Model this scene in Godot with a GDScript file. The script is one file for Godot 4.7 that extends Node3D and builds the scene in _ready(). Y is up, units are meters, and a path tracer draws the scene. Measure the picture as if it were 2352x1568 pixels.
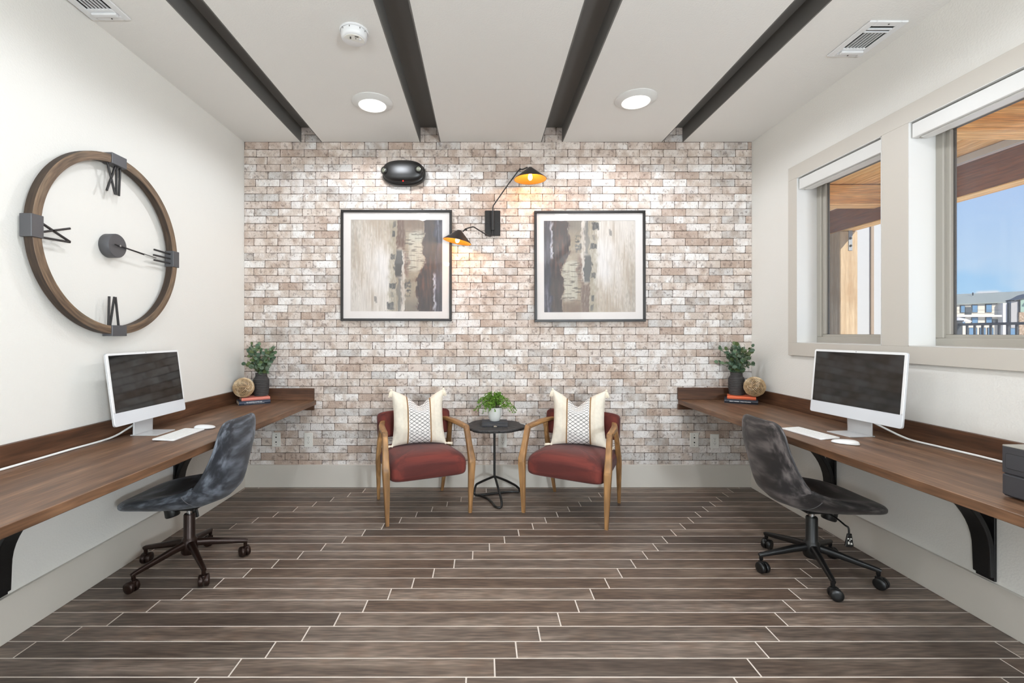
extends Node3D
# An office corner with a brick feature wall: y up, metres, brick wall at z = 0, camera at z = 4.03 looking along -z.

const CEIL := 3.023
const XL := -2.09
const XR := 2.363
const ZF := 7.05
var rng := RandomNumberGenerator.new()
var T := Transform3D.IDENTITY
var UVO := Vector2.ZERO
var M := {}
const FACE := Transform3D(Basis(Vector3(1, 0, 0), Vector3(0, 0, 1), Vector3(0, 1, 0)), Vector3.ZERO)
var used := {}


func _ready():
	rng.seed = 11
	# ---- camera
	var cam := Camera3D.new()
	cam.name = "camera"
	cam.projection = Camera3D.PROJECTION_FRUSTUM
	cam.near = 0.05
	cam.far = 600.0
	cam.size = 0.05 * 1568.0 / 1055.0
	cam.frustum_offset = Vector2(0.05 * 68.0 / 1055.0, -0.05 * 19.0 / 1055.0)
	cam.position = Vector3(0, 1.347, 4.027)
	add_child(cam)
	cam.current = true
	# ---- sky, sun, exposure
	var we := WorldEnvironment.new()
	we.name = "environment"
	var env := Environment.new()
	env.background_mode = Environment.BG_SKY
	var sky := Sky.new()
	var pano := PanoramaSkyMaterial.new()
	pano.panorama = sky_image()
	sky.sky_material = pano
	env.sky = sky
	env.tonemap_mode = Environment.TONE_MAPPER_LINEAR
	env.tonemap_exposure = 0.625
	env.background_energy_multiplier = 1.48
	env.sdfgi_enabled = true
	env.ssao_enabled = true
	env.ssil_enabled = true
	we.environment = env
	add_child(we)
	var sun := DirectionalLight3D.new()
	sun.name = "sun"
	sun.light_energy = 3.15
	sun.light_color = Color(1.0, 0.96, 0.9)
	sun.light_angular_distance = 0.6
	sun.shadow_enabled = true
	add_child(sun)
	sun.look_at_from_position(Vector3(0.46, 0.55, 0.70), Vector3.ZERO, Vector3.UP)
	# ---- everything else
	materials()
	room()
	brick_wall()
	windows()
	outside()
	ceiling_things()
	wall_things()
	desks()
	desk_things()
	seating()


# ================================================================ mesh helpers
func st_new():
	var s := SurfaceTool.new()
	s.begin(Mesh.PRIMITIVE_TRIANGLES)
	return s

func tri(st, p0, p1, p2, n0, n1, n2, u0, u1, u2):
	p0 = T * p0; p1 = T * p1; p2 = T * p2
	n0 = T.basis * n0; n1 = T.basis * n1; n2 = T.basis * n2
	var g = (p1 - p0).cross(p2 - p0)
	if g.length_squared() < 1e-16: return
	if g.dot(n0 + n1 + n2) > 0.0:
		var q = p1; p1 = p2; p2 = q
		q = n1; n1 = n2; n2 = q
		q = u1; u1 = u2; u2 = q
	for k in 3:
		st.set_normal([n0, n1, n2][k].normalized()); st.set_uv([u0, u1, u2][k] + UVO)
		st.add_vertex([p0, p1, p2][k])

func buv(p, n, g):
	var a = n.abs()
	var d = 0 if a.x >= a.y and a.x >= a.z else (1 if a.y >= a.z else 2)
	if d == g: return Vector2(p[(d + 1) % 3], p[(d + 2) % 3])
	return Vector2(p[g], p[3 - d - g])

func poly(st, pts, n, g = 0):
	for k in range(1, pts.size() - 1):
		tri(st, pts[0], pts[k], pts[k + 1], n, n, n, buv(pts[0], n, g), buv(pts[k], n, g), buv(pts[k + 1], n, g))

func box(st, lo, hi, b = 0.0, g = 0):
	var c = (lo + hi) * 0.5
	var h = (hi - lo) * 0.5
	h = h.abs()
	b = minf(b, minf(h.x, minf(h.y, h.z)) * 0.9)
	var cp = func(full, s):
		var v = Vector3.ZERO
		for k in 3: v[k] = s[k] * (h[k] if k == full else h[k] - b)
		return c + v
	for a in 3:
		var o1 = (a + 1) % 3
		var o2 = (a + 2) % 3
		for sa in [-1, 1]:
			var n = Vector3.ZERO; n[a] = sa
			var pts = []
			for q in [[-1, -1], [1, -1], [1, 1], [-1, 1]]:
				var s = Vector3.ZERO; s[a] = sa; s[o1] = q[0]; s[o2] = q[1]
				pts.append(cp.call(a, s))
			poly(st, pts, n, g)
			if b > 0.0:
				for sb in [-1, 1]:
					var m = Vector3.ZERO; m[a] = sa; m[o1] = sb
					var s1 = m; s1[o2] = -1
					var s2 = m; s2[o2] = 1
					poly(st, [cp.call(a, s1), cp.call(a, s2), cp.call(o1, s2), cp.call(o1, s1)], m.normalized(), g)
	if b > 0.0:
		for x in [-1, 1]:
			for y in [-1, 1]:
				for z in [-1, 1]:
					var s = Vector3(x, y, z)
					poly(st, [cp.call(0, s), cp.call(1, s), cp.call(2, s)], s.normalized(), g)

# rows of points; closed_j joins the last column to the first
func grid(st, P, closed_j = false, uvs = Vector2(1, 1)):
	var ni = P.size()
	var nj = P[0].size()
	var N = []
	for i in ni:
		var row = []
		for j in nj:
			var a = P[maxi(i - 1, 0)][j]
			var b = P[mini(i + 1, ni - 1)][j]
			var c = P[i][(j - 1 + nj) % nj if closed_j else maxi(j - 1, 0)]
			var d = P[i][(j + 1) % nj if closed_j else mini(j + 1, nj - 1)]
			var n = (b - a).cross(d - c)
			row.append(n)
		N.append(row)
	for i in ni:
		for j in nj:
			if N[i][j].length_squared() < 1e-18:
				var s = Vector3.ZERO
				var ii = i + 1 if i < ni / 2 else i - 1
				for q in nj: s += N[ii][q].normalized()
				N[i][j] = s if s.length() > 0.01 else N[ii][j]
			N[i][j] = N[i][j].normalized()
	var last = nj if closed_j else nj - 1
	for i in ni - 1:
		for j in last:
			var k = (j + 1) % nj
			var ua = Vector2(float(i) / (ni - 1), float(j) / last) * uvs
			var ub = Vector2(float(i + 1) / (ni - 1), float(j) / last) * uvs
			var uc = Vector2(float(i + 1) / (ni - 1), float(j + 1) / last) * uvs
			var ud = Vector2(float(i) / (ni - 1), float(j + 1) / last) * uvs
			tri(st, P[i][j], P[i + 1][j], P[i + 1][k], N[i][j], N[i + 1][j], N[i + 1][k], ua, ub, uc)
			tri(st, P[i][j], P[i + 1][k], P[i][k], N[i][j], N[i + 1][k], N[i][k], ua, uc, ud)

func spline(pts, n):
	var out = []
	for i in pts.size() - 1:
		var p0 = pts[maxi(i - 1, 0)]
		var p3 = pts[mini(i + 2, pts.size() - 1)]
		for k in n:
			out.append(pts[i].cubic_interpolate(pts[i + 1], p0, p3, float(k) / n))
	out.append(pts[-1])
	return out

# sweep of a rounded section: sizes = one Vector2 (half width, half height) per point or a single one; p = 2 is an ellipse, more is squarer
func sweep(st, pts, sizes, xdir = Vector3.ZERO, sides = 10, p = 2.0, caps = true):
	var rows = []
	var x = xdir
	var acc = 0.0
	for i in pts.size():
		var t = (pts[mini(i + 1, pts.size() - 1)] - pts[maxi(i - 1, 0)]).normalized()
		if x.length() < 0.01: x = Vector3.UP.cross(t) if absf(t.y) < 0.9 else Vector3.RIGHT.cross(t)
		if xdir.length() > 0.01: x = xdir
		x = (x - t * x.dot(t)).normalized()
		var y = t.cross(x)
		var s = sizes[i] if sizes is Array else sizes
		var row = []
		for k in sides:
			var a = TAU * (k + 0.5) / sides
			var ca = cos(a); var sa = sin(a)
			row.append(pts[i] + x * s.x * signf(ca) * pow(absf(ca), 2.0 / p) + y * s.y * signf(sa) * pow(absf(sa), 2.0 / p))
		rows.append(row)
		if i > 0: acc += pts[i].distance_to(pts[i - 1])
	var s0 = sizes[0] if sizes is Array else sizes
	grid(st, rows, true, Vector2(acc, 4.0 * (s0.x + s0.y)))
	if caps:
		for e in [0, pts.size() - 1]:
			var n = (pts[0] - pts[1]).normalized() if e == 0 else (pts[-1] - pts[-2]).normalized()
			for k in sides:
				tri(st, pts[e], rows[e][k], rows[e][(k + 1) % sides], n, n, n, Vector2.ZERO, Vector2(0.01, 0), Vector2(0, 0.01))

func tube(st, pts, r, sides = 8):
	sweep(st, pts, Vector2(r, r), Vector3.ZERO, sides)

# solid of revolution round local Y; profile of (radius, height)
func lathe(st, prof, sides = 28):
	var nseg = prof.size() - 1
	var sn = []
	for i in nseg:
		var d = prof[i + 1] - prof[i]
		sn.append(Vector2(d.y, -d.x).normalized() if d.length() > 1e-9 else Vector2(1, 0))
	for i in nseg:
		var na = sn[i]; var nb = sn[i]
		if i > 0 and sn[i - 1].dot(sn[i]) > 0.6: na = (sn[i - 1] + sn[i]).normalized()
		if i < nseg - 1 and sn[i + 1].dot(sn[i]) > 0.6: nb = (sn[i + 1] + sn[i]).normalized()
		for k in sides:
			var a = TAU * k / sides; var b = TAU * (k + 1) / sides
			var da = Vector3(cos(a), 0, sin(a)); var db = Vector3(cos(b), 0, sin(b))
			var f = func(d, q): return d * q.x + Vector3.UP * q.y
			var p = [f.call(da, prof[i]), f.call(db, prof[i]), f.call(db, prof[i + 1]), f.call(da, prof[i + 1])]
			var n = [f.call(da, na), f.call(db, na), f.call(db, nb), f.call(da, nb)]
			var R = 0.3
			var u = [Vector2(a * R, prof[i].y + prof[i].x), Vector2(b * R, prof[i].y + prof[i].x), Vector2(b * R, prof[i + 1].y + prof[i + 1].x), Vector2(a * R, prof[i + 1].y + prof[i + 1].x)]
			tri(st, p[0], p[1], p[2], n[0], n[1], n[2], u[0], u[1], u[2])
			tri(st, p[0], p[2], p[3], n[0], n[2], n[3], u[0], u[2], u[3])

# outline in local x, z, extruded along local y with chamfered rims
func slab(st, outline, y0, y1, b = 0.0, g = 0):
	var pts = outline
	var n = pts.size()
	var area = 0.0
	for i in n: area += pts[i].x * pts[(i + 1) % n].y - pts[(i + 1) % n].x * pts[i].y
	var sg = 1.0 if area > 0 else -1.0
	var en = []
	for i in n:
		var d = (pts[(i + 1) % n] - pts[i]).normalized()
		en.append(Vector2(d.y, -d.x) * sg)
	var vn = []
	for i in n:
		var m = en[i] + en[(i - 1 + n) % n]
		m = m.normalized()
		vn.append(m / maxf(0.4, m.dot(en[i])))
	var rings = [[-b, y0], [0.0, y0 + b], [0.0, y1 - b], [-b, y1]] if b > 0.0 else [[0.0, y0], [0.0, y1]]
	var at = func(i, r): var q = pts[i] + vn[i] * r[0]; return Vector3(q.x, r[1], q.y)
	for r in rings.size() - 1:
		var up = 0.0
		if b > 0.0 and r == 0: up = -1.0
		if b > 0.0 and r == 2: up = 1.0
		for i in n:
			var j = (i + 1) % n
			var ni = en[i]; var nj = en[i]
			if en[i].dot(en[(i - 1 + n) % n]) > 0.7: ni = (en[i] + en[(i - 1 + n) % n]).normalized()
			if en[i].dot(en[j]) > 0.7: nj = (en[i] + en[j]).normalized()
			var n3i = Vector3(ni.x, up, ni.y).normalized(); var n3j = Vector3(nj.x, up, nj.y).normalized()
			var a = at.call(i, rings[r]); var c = at.call(j, rings[r]); var d = at.call(j, rings[r + 1]); var e = at.call(i, rings[r + 1])
			var fn = Vector3(en[i].x, 0, en[i].y)
			tri(st, a, c, d, n3i, n3j, n3j, buv(a, fn, g), buv(c, fn, g), buv(d, fn, g))
			tri(st, a, d, e, n3i, n3j, n3i, buv(a, fn, g), buv(d, fn, g), buv(e, fn, g))
	for top in [0, 1]:
		var r = rings[-1] if top else rings[0]
		var flat = PackedVector2Array()
		for i in n:
			var q = pts[i] + vn[i] * r[0]
			flat.append(q)
		var idx = Geometry2D.triangulate_polygon(flat)
		var nn = Vector3(0, 1 if top else -1, 0)
		for k in range(0, idx.size(), 3):
			var a = Vector3(flat[idx[k]].x, r[1], flat[idx[k]].y)
			var c = Vector3(flat[idx[k + 1]].x, r[1], flat[idx[k + 1]].y)
			var d = Vector3(flat[idx[k + 2]].x, r[1], flat[idx[k + 2]].y)
			tri(st, a, c, d, nn, nn, nn, buv(a, nn, g), buv(c, nn, g), buv(d, nn, g))

func rrect(hx, hy, r, k = 5):
	var out = []
	for c in [[1, 1, 0], [-1, 1, 1], [-1, -1, 2], [1, -1, 3]]:
		for i in k + 1:
			var a = PI / 2 * (c[2] + float(i) / k)
			out.append(Vector2(c[0] * (hx - r) + r * cos(a), c[1] * (hy - r) + r * sin(a)))
	return out

# rounded box of half sizes h; e: corner exponent (small is boxy)
func blob(st, c, h, e1 = 0.3, e2 = 0.3, nu = 18, nv = 36, warp = null):
	var rows = []
	for i in nu + 1:
		var a = PI * (float(i) / nu - 0.5)
		var row = []
		for j in nv:
			var b = TAU * j / nv
			var ca = pow(maxf(cos(a), 0.0), e1); var sa = signf(sin(a)) * pow(absf(sin(a)), e1)
			var p = Vector3(h.x * ca * signf(cos(b)) * pow(absf(cos(b)), e2), h.y * sa, h.z * ca * signf(sin(b)) * pow(absf(sin(b)), e2))
			if warp: p = warp.call(p)
			row.append(c + p)
		rows.append(row)
	grid(st, rows, true, Vector2(1, 2))

# ================================================================ scene helpers
func numbered(n):
	if not used.has(n):
		used[n] = 0
		return n
	used[n] += 1
	return "%s_%03d" % [n, used[n]]

func thing(called, label, category, at = Vector3.ZERO, turn = 0.0, group = ""):
	var o := Node3D.new()
	o.name = numbered(called)
	add_child(o)
	o.position = at
	o.rotation.y = turn
	meta(o, label, category, group)
	return o

func meta(o, label, category, group = ""):
	o.set_meta("label", label)
	o.set_meta("category", category)
	if group: o.set_meta("group", group)

func obj(called, st, mat, parent = null):
	st.set_material(mat)
	var mi := MeshInstance3D.new()
	mi.mesh = st.commit()
	mi.name = numbered(called) if parent == null else called
	(self if parent == null else parent).add_child(mi, true)
	return mi

func struct(called, st, mat, label, category):
	var o = obj(called, st, mat)
	meta(o, label, category)
	o.set_meta("kind", "structure")
	return o

func dup(root, at, turn, label, group = ""):
	var base = String(root.name)
	var rx = base.rfind("_")
	if rx > 0 and base.substr(rx + 1).is_valid_int(): base = base.substr(0, rx)
	var r = root.duplicate()
	r.name = numbered(base)
	add_child(r)
	r.position = at
	r.rotation.y = turn
	r.set_meta("label", label)
	if group: r.set_meta("group", group)
	return r

func xf(at, turn = 0.0, tilt = 0.0, roll = 0.0):
	return Transform3D(Basis(Vector3.UP, turn) * Basis(Vector3.RIGHT, tilt) * Basis(Vector3.BACK, roll), at)

func down_lamp(parent, called, at, size, energy, col):
	var l := SpotLight3D.new()
	l.name = called
	l.light_size = size
	l.spot_angle = 86.0
	l.spot_angle_attenuation = 0.35
	l.light_energy = energy
	l.light_color = col
	l.spot_range = 14.0
	l.spot_attenuation = 2.0
	l.shadow_enabled = true
	parent.add_child(l)
	l.position = at
	l.rotation.x = -PI / 2
	return l

# ================================================================ textures and materials
func noise_bytes(w, h, gw, gh, freq, oct, sd, ridged = false):
	var n := FastNoiseLite.new()
	n.seed = sd
	n.noise_type = FastNoiseLite.TYPE_SIMPLEX_SMOOTH
	n.frequency = freq
	n.fractal_type = FastNoiseLite.FRACTAL_RIDGED if ridged else FastNoiseLite.FRACTAL_FBM
	n.fractal_octaves = oct
	var im := n.get_seamless_image(gw, gh)
	im.convert(Image.FORMAT_L8)
	if gw != w or gh != h: im.resize(w, h, Image.INTERPOLATE_CUBIC)
	return im.get_data()

func to_tex(w, h, bytes):
	return ImageTexture.create_from_image(Image.create_from_data(w, h, false, Image.FORMAT_RGB8, bytes))

func wood_tex(w, h, ca, cb, cc, sd, streak = 1.0):
	var a = noise_bytes(w, h, 32, h, 0.02, 3, sd)
	var b = noise_bytes(w, h, 64, h, 0.12, 2, sd + 1)
	var c = noise_bytes(w, h, w / 4, h / 4, 0.03, 3, sd + 2)
	var o := PackedByteArray()
	o.resize(w * h * 3)
	for i in w * h:
		var s = a[i] / 255.0
		var f = (b[i] / 255.0 - 0.5) * streak
		var col = ca.lerp(cb, clampf(s * 1.3 - 0.15, 0, 1)).lerp(cc, clampf((c[i] / 255.0 - 0.55) * 1.6, 0, 1))
		var k = 1.0 + f * 0.45
		o[i * 3] = clampi(int(col.r * k * 255), 0, 255)
		o[i * 3 + 1] = clampi(int(col.g * k * 255), 0, 255)
		o[i * 3 + 2] = clampi(int(col.b * k * 255), 0, 255)
	return to_tex(w, h, o)

func brick_tex(white, sd):
	var w = 512
	var a = noise_bytes(w, w, w, w, 0.012, 4, sd)
	var b = noise_bytes(w, w, w, w, 0.05, 3, sd + 1)
	var c = noise_bytes(w, w, w, w / 3, 0.03, 4, sd + 2)
	var d = noise_bytes(w, w, w, w, 0.16, 2, sd + 5)
	var e = noise_bytes(w, w, w, w / 2, 0.028, 2, sd + 8, true)
	var clay := Color(0.79, 0.74, 0.70)
	var lime := Color(0.925, 0.915, 0.905)
	var soot := Color(0.56, 0.52, 0.50)
	var o := PackedByteArray()
	o.resize(w * w * 3)
	for i in w * w:
		var x = a[i] / 255.0; var y = b[i] / 255.0; var z = c[i] / 255.0; var q = d[i] / 255.0
		var col = clay.lerp(lime, smoothstep(0.25, 0.75, x * 0.6 + z * 0.4 + white))
		col = col.lerp(soot, smoothstep(0.60, 0.80, y * 0.55 + z * 0.25 + (1.0 - x) * 0.25) * 0.6)
		col = col.lerp(soot, smoothstep(0.70, 0.84, q) * 0.55)
		col = col.lerp(soot, smoothstep(0.80, 0.93, e[i] / 255.0) * smoothstep(0.35, 0.65, y) * 0.6)
		var k = 0.93 + 0.14 * q
		o[i * 3] = clampi(int(col.r * k * 255), 0, 255)
		o[i * 3 + 1] = clampi(int(col.g * k * 255), 0, 255)
		o[i * 3 + 2] = clampi(int(col.b * k * 255), 0, 255)
	return to_tex(w, w, o)

func mottle_tex(lo, hi, freq, sd, aniso = 1):
	var w = 256
	var a = noise_bytes(w, w, w, w / aniso, freq, 5, sd)
	var b = noise_bytes(w, w, w, w, freq * 4.0, 3, sd + 3)
	var o := PackedByteArray()
	o.resize(w * w * 3)
	for i in w * w:
		var col = lo.lerp(hi, smoothstep(0.3, 0.85, a[i] / 255.0 * 0.75 + b[i] / 255.0 * 0.25))
		o[i * 3] = int(col.r * 255); o[i * 3 + 1] = int(col.g * 255); o[i * 3 + 2] = int(col.b * 255)
	return to_tex(w, w, o)

func bump_tex(freq, oct, sd):
	var n := FastNoiseLite.new()
	n.seed = sd
	n.frequency = freq
	n.fractal_octaves = oct
	var im := n.get_seamless_image(512, 512)
	return ImageTexture.create_from_image(im)

func sky_image():
	var w = 2048
	var h = 1024
	var a = noise_bytes(w, h, w, h, 0.007, 5, 5)
	# small clusters of cumulus all round the horizon
	var puff := PackedFloat32Array()
	puff.resize(w * h)
	var g := RandomNumberGenerator.new()
	g.seed = 3
	for n in 100:
		var az = 3.6 * n + g.randf_range(-1.2, 1.2)
		var el = g.randf_range(3.2, 6.2)
		var big = g.randf_range(0.5, 1.15)
		for m in 7:
			var q = g.randf_range(-1.0, 1.0)
			var cx = (az + q * 1.1 * big) / 360.0 * w
			var cy = h * 0.5 - (el + g.randf_range(0.0, 0.5) * big * (1.0 - absf(q))) / 180.0 * h
			var rx = g.randf_range(1.0, 2.2) * big; var ry = g.randf_range(0.7, 1.4) * big
			for y in range(int(cy) - 5, int(cy) + 6):
				for x in range(int(cx) - 8, int(cx) + 9):
					puff[y * w + posmod(x, w)] += exp(-pow((x - cx) / rx, 2) - pow((y - cy) / ry, 2))
	var im := Image.create(w, h, false, Image.FORMAT_RGBF)
	for y in h:
		var el = (0.5 - (y + 0.5) / h) * PI
		var s = clampf(sin(maxf(el, 0.0)), 0, 1)
		var base = Color(0.68, 0.85, 0.98).lerp(Color(0.41, 0.68, 0.97), smoothstep(0.0, 0.32, s)).lerp(Color(0.22, 0.48, 0.88), smoothstep(0.3, 1.0, s))
		if el < 0.0:
			im.fill_rect(Rect2i(0, y, w, 1), Color(0.55, 0.54, 0.50).srgb_to_linear())
			continue
		var lin = base.srgb_to_linear()
		var white = Color(1.0, 0.98, 0.97).srgb_to_linear()
		for x in w:
			var cl = smoothstep(0.50, 0.66, a[y * w + x] / 255.0) * 0.25
			var p = puff[y * w + x]
			if p > 0.05: cl = maxf(cl, smoothstep(0.35, 1.0, p + (a[y * w + x] / 255.0 - 0.5) * 0.6) * 0.9)
			im.set_pixel(x, y, lin.lerp(white, cl))
	return ImageTexture.create_from_image(im)

func mat(col, rough = 0.6, metal = 0.0):
	var m := StandardMaterial3D.new()
	m.albedo_color = col
	m.roughness = rough
	m.metallic = metal
	return m

func relief(m, tex, cm, scale):
	m.heightmap_enabled = true
	m.heightmap_texture = tex
	m.heightmap_scale = cm
	m.uv1_triplanar = true
	m.uv1_world_triplanar = true
	m.uv1_scale = Vector3.ONE * scale
	return m

func textured(tex, rough, tint = Color.WHITE, uv = Vector3.ONE):
	var m = mat(tint, rough)
	m.albedo_texture = tex
	m.uv1_scale = uv
	return m

func glow(col, energy):
	var m = mat(col, 0.5)
	m.emission_enabled = true
	m.emission = col
	m.emission_energy_multiplier = energy
	return m

func materials():
	var peel = bump_tex(0.045, 3, 3)
	var fine = bump_tex(0.12, 3, 8)
	M.wall = relief(mat(Color(0.905, 0.895, 0.87), 0.75), peel, 0.065, 3.0)
	M.ceiling = relief(mat(Color(0.90, 0.89, 0.87), 0.85), peel, 0.08, 3.0)
	M.channel = mat(Color(0.43, 0.42, 0.405), 0.7)
	M.trim = mat(Color(0.79, 0.765, 0.725), 0.5)
	M.white = mat(Color(0.86, 0.855, 0.84), 0.4)
	M.plastic_white = mat(Color(0.9, 0.9, 0.9), 0.35)
	M.plate = mat(Color(0.89, 0.88, 0.85), 0.4)
	M.dark_slot = mat(Color(0.06, 0.06, 0.055), 0.8)
	M.vinyl = mat(Color(0.66, 0.64, 0.60), 0.45)
	M.vinyl_dark = mat(Color(0.33, 0.32, 0.30), 0.5)
	M.mortar = relief(mat(Color(0.36, 0.30, 0.26), 0.95), fine, 0.3, 3.0)
	M.grout = mat(Color(0.84, 0.80, 0.76), 0.85)
	var fl = [wood_tex(768, 256, Color(0.375, 0.325, 0.29), Color(0.52, 0.465, 0.42), Color(0.42, 0.35, 0.30), 40, 0.95), wood_tex(768, 256, Color(0.40, 0.345, 0.31), Color(0.51, 0.46, 0.42), Color(0.47, 0.41, 0.37), 61, 1.0)]
	M.floor = []
	for k in 8:
		var v = [0.93, 0.80, 1.0, 0.86, 1.08, 0.74, 0.95, 0.88][k]
		var m = textured(fl[k % 2], 0.42, Color(v, v * [1.0, 0.98, 0.99, 0.96][k % 4], v * [1.0, 0.96, 0.98, 0.92][k % 4]).clamp(), Vector3(0.9, 2.2, 1))
		m.roughness = 0.40
		m.metallic_specular = 0.45
		M.floor.append(m)
	var bt = [brick_tex(0.10, 100), brick_tex(0.0, 120), brick_tex(-0.10, 140)]
	M.brick = []
	var tints = [Color(0.97, 0.955, 0.945), Color(0.93, 0.89, 0.86), Color(0.88, 0.87, 0.86), Color(0.95, 0.915, 0.885), Color(1.0, 0.99, 0.98), Color(0.90, 0.85, 0.815)]
	for k in 12:
		var m = textured(bt[[0, 0, 1, 1, 0, 2, 0, 1, 0, 1, 2, 0][k]], 0.85, tints[k % 6])
		relief(m, fine, 0.28, 1.0)
		m.uv1_scale = Vector3.ONE * 0.9
		m.uv1_offset = Vector3(0.37 * k, 0.23 * k, 0.11 * k)
		M.brick.append(m)
	M.desk = textured(wood_tex(1024, 384, Color(0.345, 0.24, 0.165), Color(0.51, 0.38, 0.285), Color(0.42, 0.295, 0.205), 200, 0.8), 0.42, Color.WHITE, Vector3(0.6, 1.4, 1))
	M.desk_dark = textured(M.desk.albedo_texture, 0.5, Color(0.80, 0.74, 0.70), Vector3(0.6, 1.4, 1))
	M.oak = textured(wood_tex(512, 128, Color(0.47, 0.335, 0.20), Color(0.68, 0.515, 0.335), Color(0.56, 0.41, 0.26), 220, 0.8), 0.45, Color.WHITE, Vector3(1.2, 4.0, 1))
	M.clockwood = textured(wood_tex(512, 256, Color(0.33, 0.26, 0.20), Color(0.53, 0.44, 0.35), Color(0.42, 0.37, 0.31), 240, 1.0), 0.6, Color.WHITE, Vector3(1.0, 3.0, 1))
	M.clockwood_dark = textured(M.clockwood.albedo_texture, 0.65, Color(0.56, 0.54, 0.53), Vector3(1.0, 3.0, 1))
	M.cedar = textured(wood_tex(1024, 256, Color(0.86, 0.64, 0.38), Color(0.98, 0.83, 0.58), Color(0.90, 0.69, 0.43), 260, 0.8), 0.7, Color.WHITE, Vector3(0.5, 2.5, 1))
	M.pine = textured(wood_tex(512, 256, Color(0.76, 0.66, 0.52), Color(0.85, 0.77, 0.64), Color(0.70, 0.58, 0.43), 280, 0.3), 0.75, Color(0.86, 0.86, 0.86), Vector3(0.6, 2.0, 1))
	M.beamwood = textured(M.cedar.albedo_texture, 0.75, Color(0.53, 0.37, 0.31), Vector3(0.5, 2.0, 1))
	M.iron = relief(mat(Color(0.045, 0.045, 0.045), 0.5), fine, 0.05, 4.0)
	M.black = mat(Color(0.05, 0.048, 0.046), 0.4)
	M.black_satin = mat(Color(0.10, 0.095, 0.09), 0.35)
	M.frame_black = mat(Color(0.12, 0.105, 0.095), 0.4)
	M.steel_dark = mat(Color(0.25, 0.245, 0.245), 0.42, 0.6)
	M.gunmetal = mat(Color(0.36, 0.36, 0.37), 0.45, 0.4)
	M.bronze = mat(Color(0.16, 0.10, 0.075), 0.35, 0.5)
	M.brass_in = mat(Color(0.86, 0.60, 0.26), 0.45, 0.7)
	M.bronze_shade = mat(Color(0.22, 0.20, 0.185), 0.4, 0.5)
	M.chrome = mat(Color(0.8, 0.8, 0.8), 0.15, 1.0)
	M.lens = glow(Color(1, 0.985, 0.96), 2.2)
	M.bulb = glow(Color(1.0, 0.83, 0.55), 9.0)
	M.led = glow(Color(1.0, 0.12, 0.06), 2.0)
	M.glass = mat(Color(1, 1, 1, 0.04), 0.02)
	M.glass.transparency = BaseMaterial3D.TRANSPARENCY_ALPHA
	M.glass.metallic_specular = 0.22
	M.frame_glass = M.glass.duplicate()
	M.frame_glass.metallic_specular = 0.30
	M.lens_glass = mat(Color(0.52, 0.52, 0.46), 0.2, 0.4)
	M.seam = mat(Color(0.42, 0.42, 0.43), 0.7)
	M.alu = mat(Color(0.82, 0.825, 0.83), 0.35, 0.25)
	M.imac_white = mat(Color(0.93, 0.93, 0.925), 0.3)
	M.imac_chin = mat(Color(0.86, 0.87, 0.885), 0.3)
	M.screen = mat(Color(0.012, 0.012, 0.014), 0.06)
	M.screen.metallic_specular = 0.62
	M.key = mat(Color(0.93, 0.93, 0.92), 0.45)
	M.cable = mat(Color(0.95, 0.95, 0.94), 0.4)
	M.printer = relief(mat(Color(0.245, 0.245, 0.26), 0.6), fine, 0.03, 6.0)
	M.printer_top = mat(Color(0.60, 0.59, 0.56), 0.5)
	var lea = mottle_tex(Color(0.28, 0.29, 0.31), Color(0.78, 0.79, 0.81), 0.020, 300)
	M.leather_blue = textured(lea, 0.5, Color(0.60, 0.625, 0.66), Vector3(1.6, 1.4, 1))
	M.leather_brown = textured(lea, 0.5, Color(0.56, 0.52, 0.50), Vector3(1.6, 1.4, 1))
	for m in [M.leather_blue, M.leather_brown]:
		m.rim_enabled = true; m.rim = 0.3; m.rim_tint = 0.5
	M.velvet = textured(mottle_tex(Color(0.31, 0.105, 0.08), Color(0.44, 0.17, 0.13), 0.012, 320), 0.8, Color.WHITE, Vector3(1, 1, 1))
	M.velvet.rim_enabled = true; M.velvet.rim = 0.22; M.velvet.rim_tint = 0.95
	M.slate = relief(mat(Color(0.20, 0.195, 0.195), 0.6), bump_tex(0.02, 4, 70), 1.0, 2.0)
	M.pot = relief(mat(Color(0.86, 0.86, 0.84), 0.3), fine, 0.1, 5.0)
	M.vase = relief(mat(Color(0.235, 0.225, 0.22), 0.7), fine, 0.2, 6.0)
	M.soil = mat(Color(0.15, 0.11, 0.08), 0.95)
	M.leafs = []
	for c in [Color(0.28, 0.37, 0.29), Color(0.37, 0.46, 0.34), Color(0.42, 0.48, 0.40), Color(0.33, 0.39, 0.22)]:
		var m = mat(c, 0.55)
		m.backlight_enabled = true; m.backlight = Color(0.10, 0.14, 0.06)
		m.cull_mode = BaseMaterial3D.CULL_DISABLED
		M.leafs.append(m)
	M.fern = mat(Color(0.36, 0.52, 0.15), 0.5)
	M.fern.backlight_enabled = true; M.fern.backlight = Color(0.3, 0.42, 0.12)
	M.fern.cull_mode = BaseMaterial3D.CULL_DISABLED
	M.stem = mat(Color(0.36, 0.36, 0.24), 0.7)
	M.rattan = textured(mottle_tex(Color(0.70, 0.58, 0.43), Color(0.95, 0.88, 0.76), 0.05, 340), 0.7)
	M.rattan_shade = mat(Color(0.24, 0.175, 0.12), 0.9)
	M.navy = mat(Color(0.20, 0.225, 0.29), 0.5)
	M.navy_dark = mat(Color(0.19, 0.20, 0.235), 0.5)
	M.orange = mat(Color(0.86, 0.41, 0.25), 0.6)
	M.coral = mat(Color(0.84, 0.50, 0.43), 0.6)
	M.pages = mat(Color(0.86, 0.80, 0.72), 0.9)
	M.print = mat(Color(0.95, 0.95, 0.95), 0.6)
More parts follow.
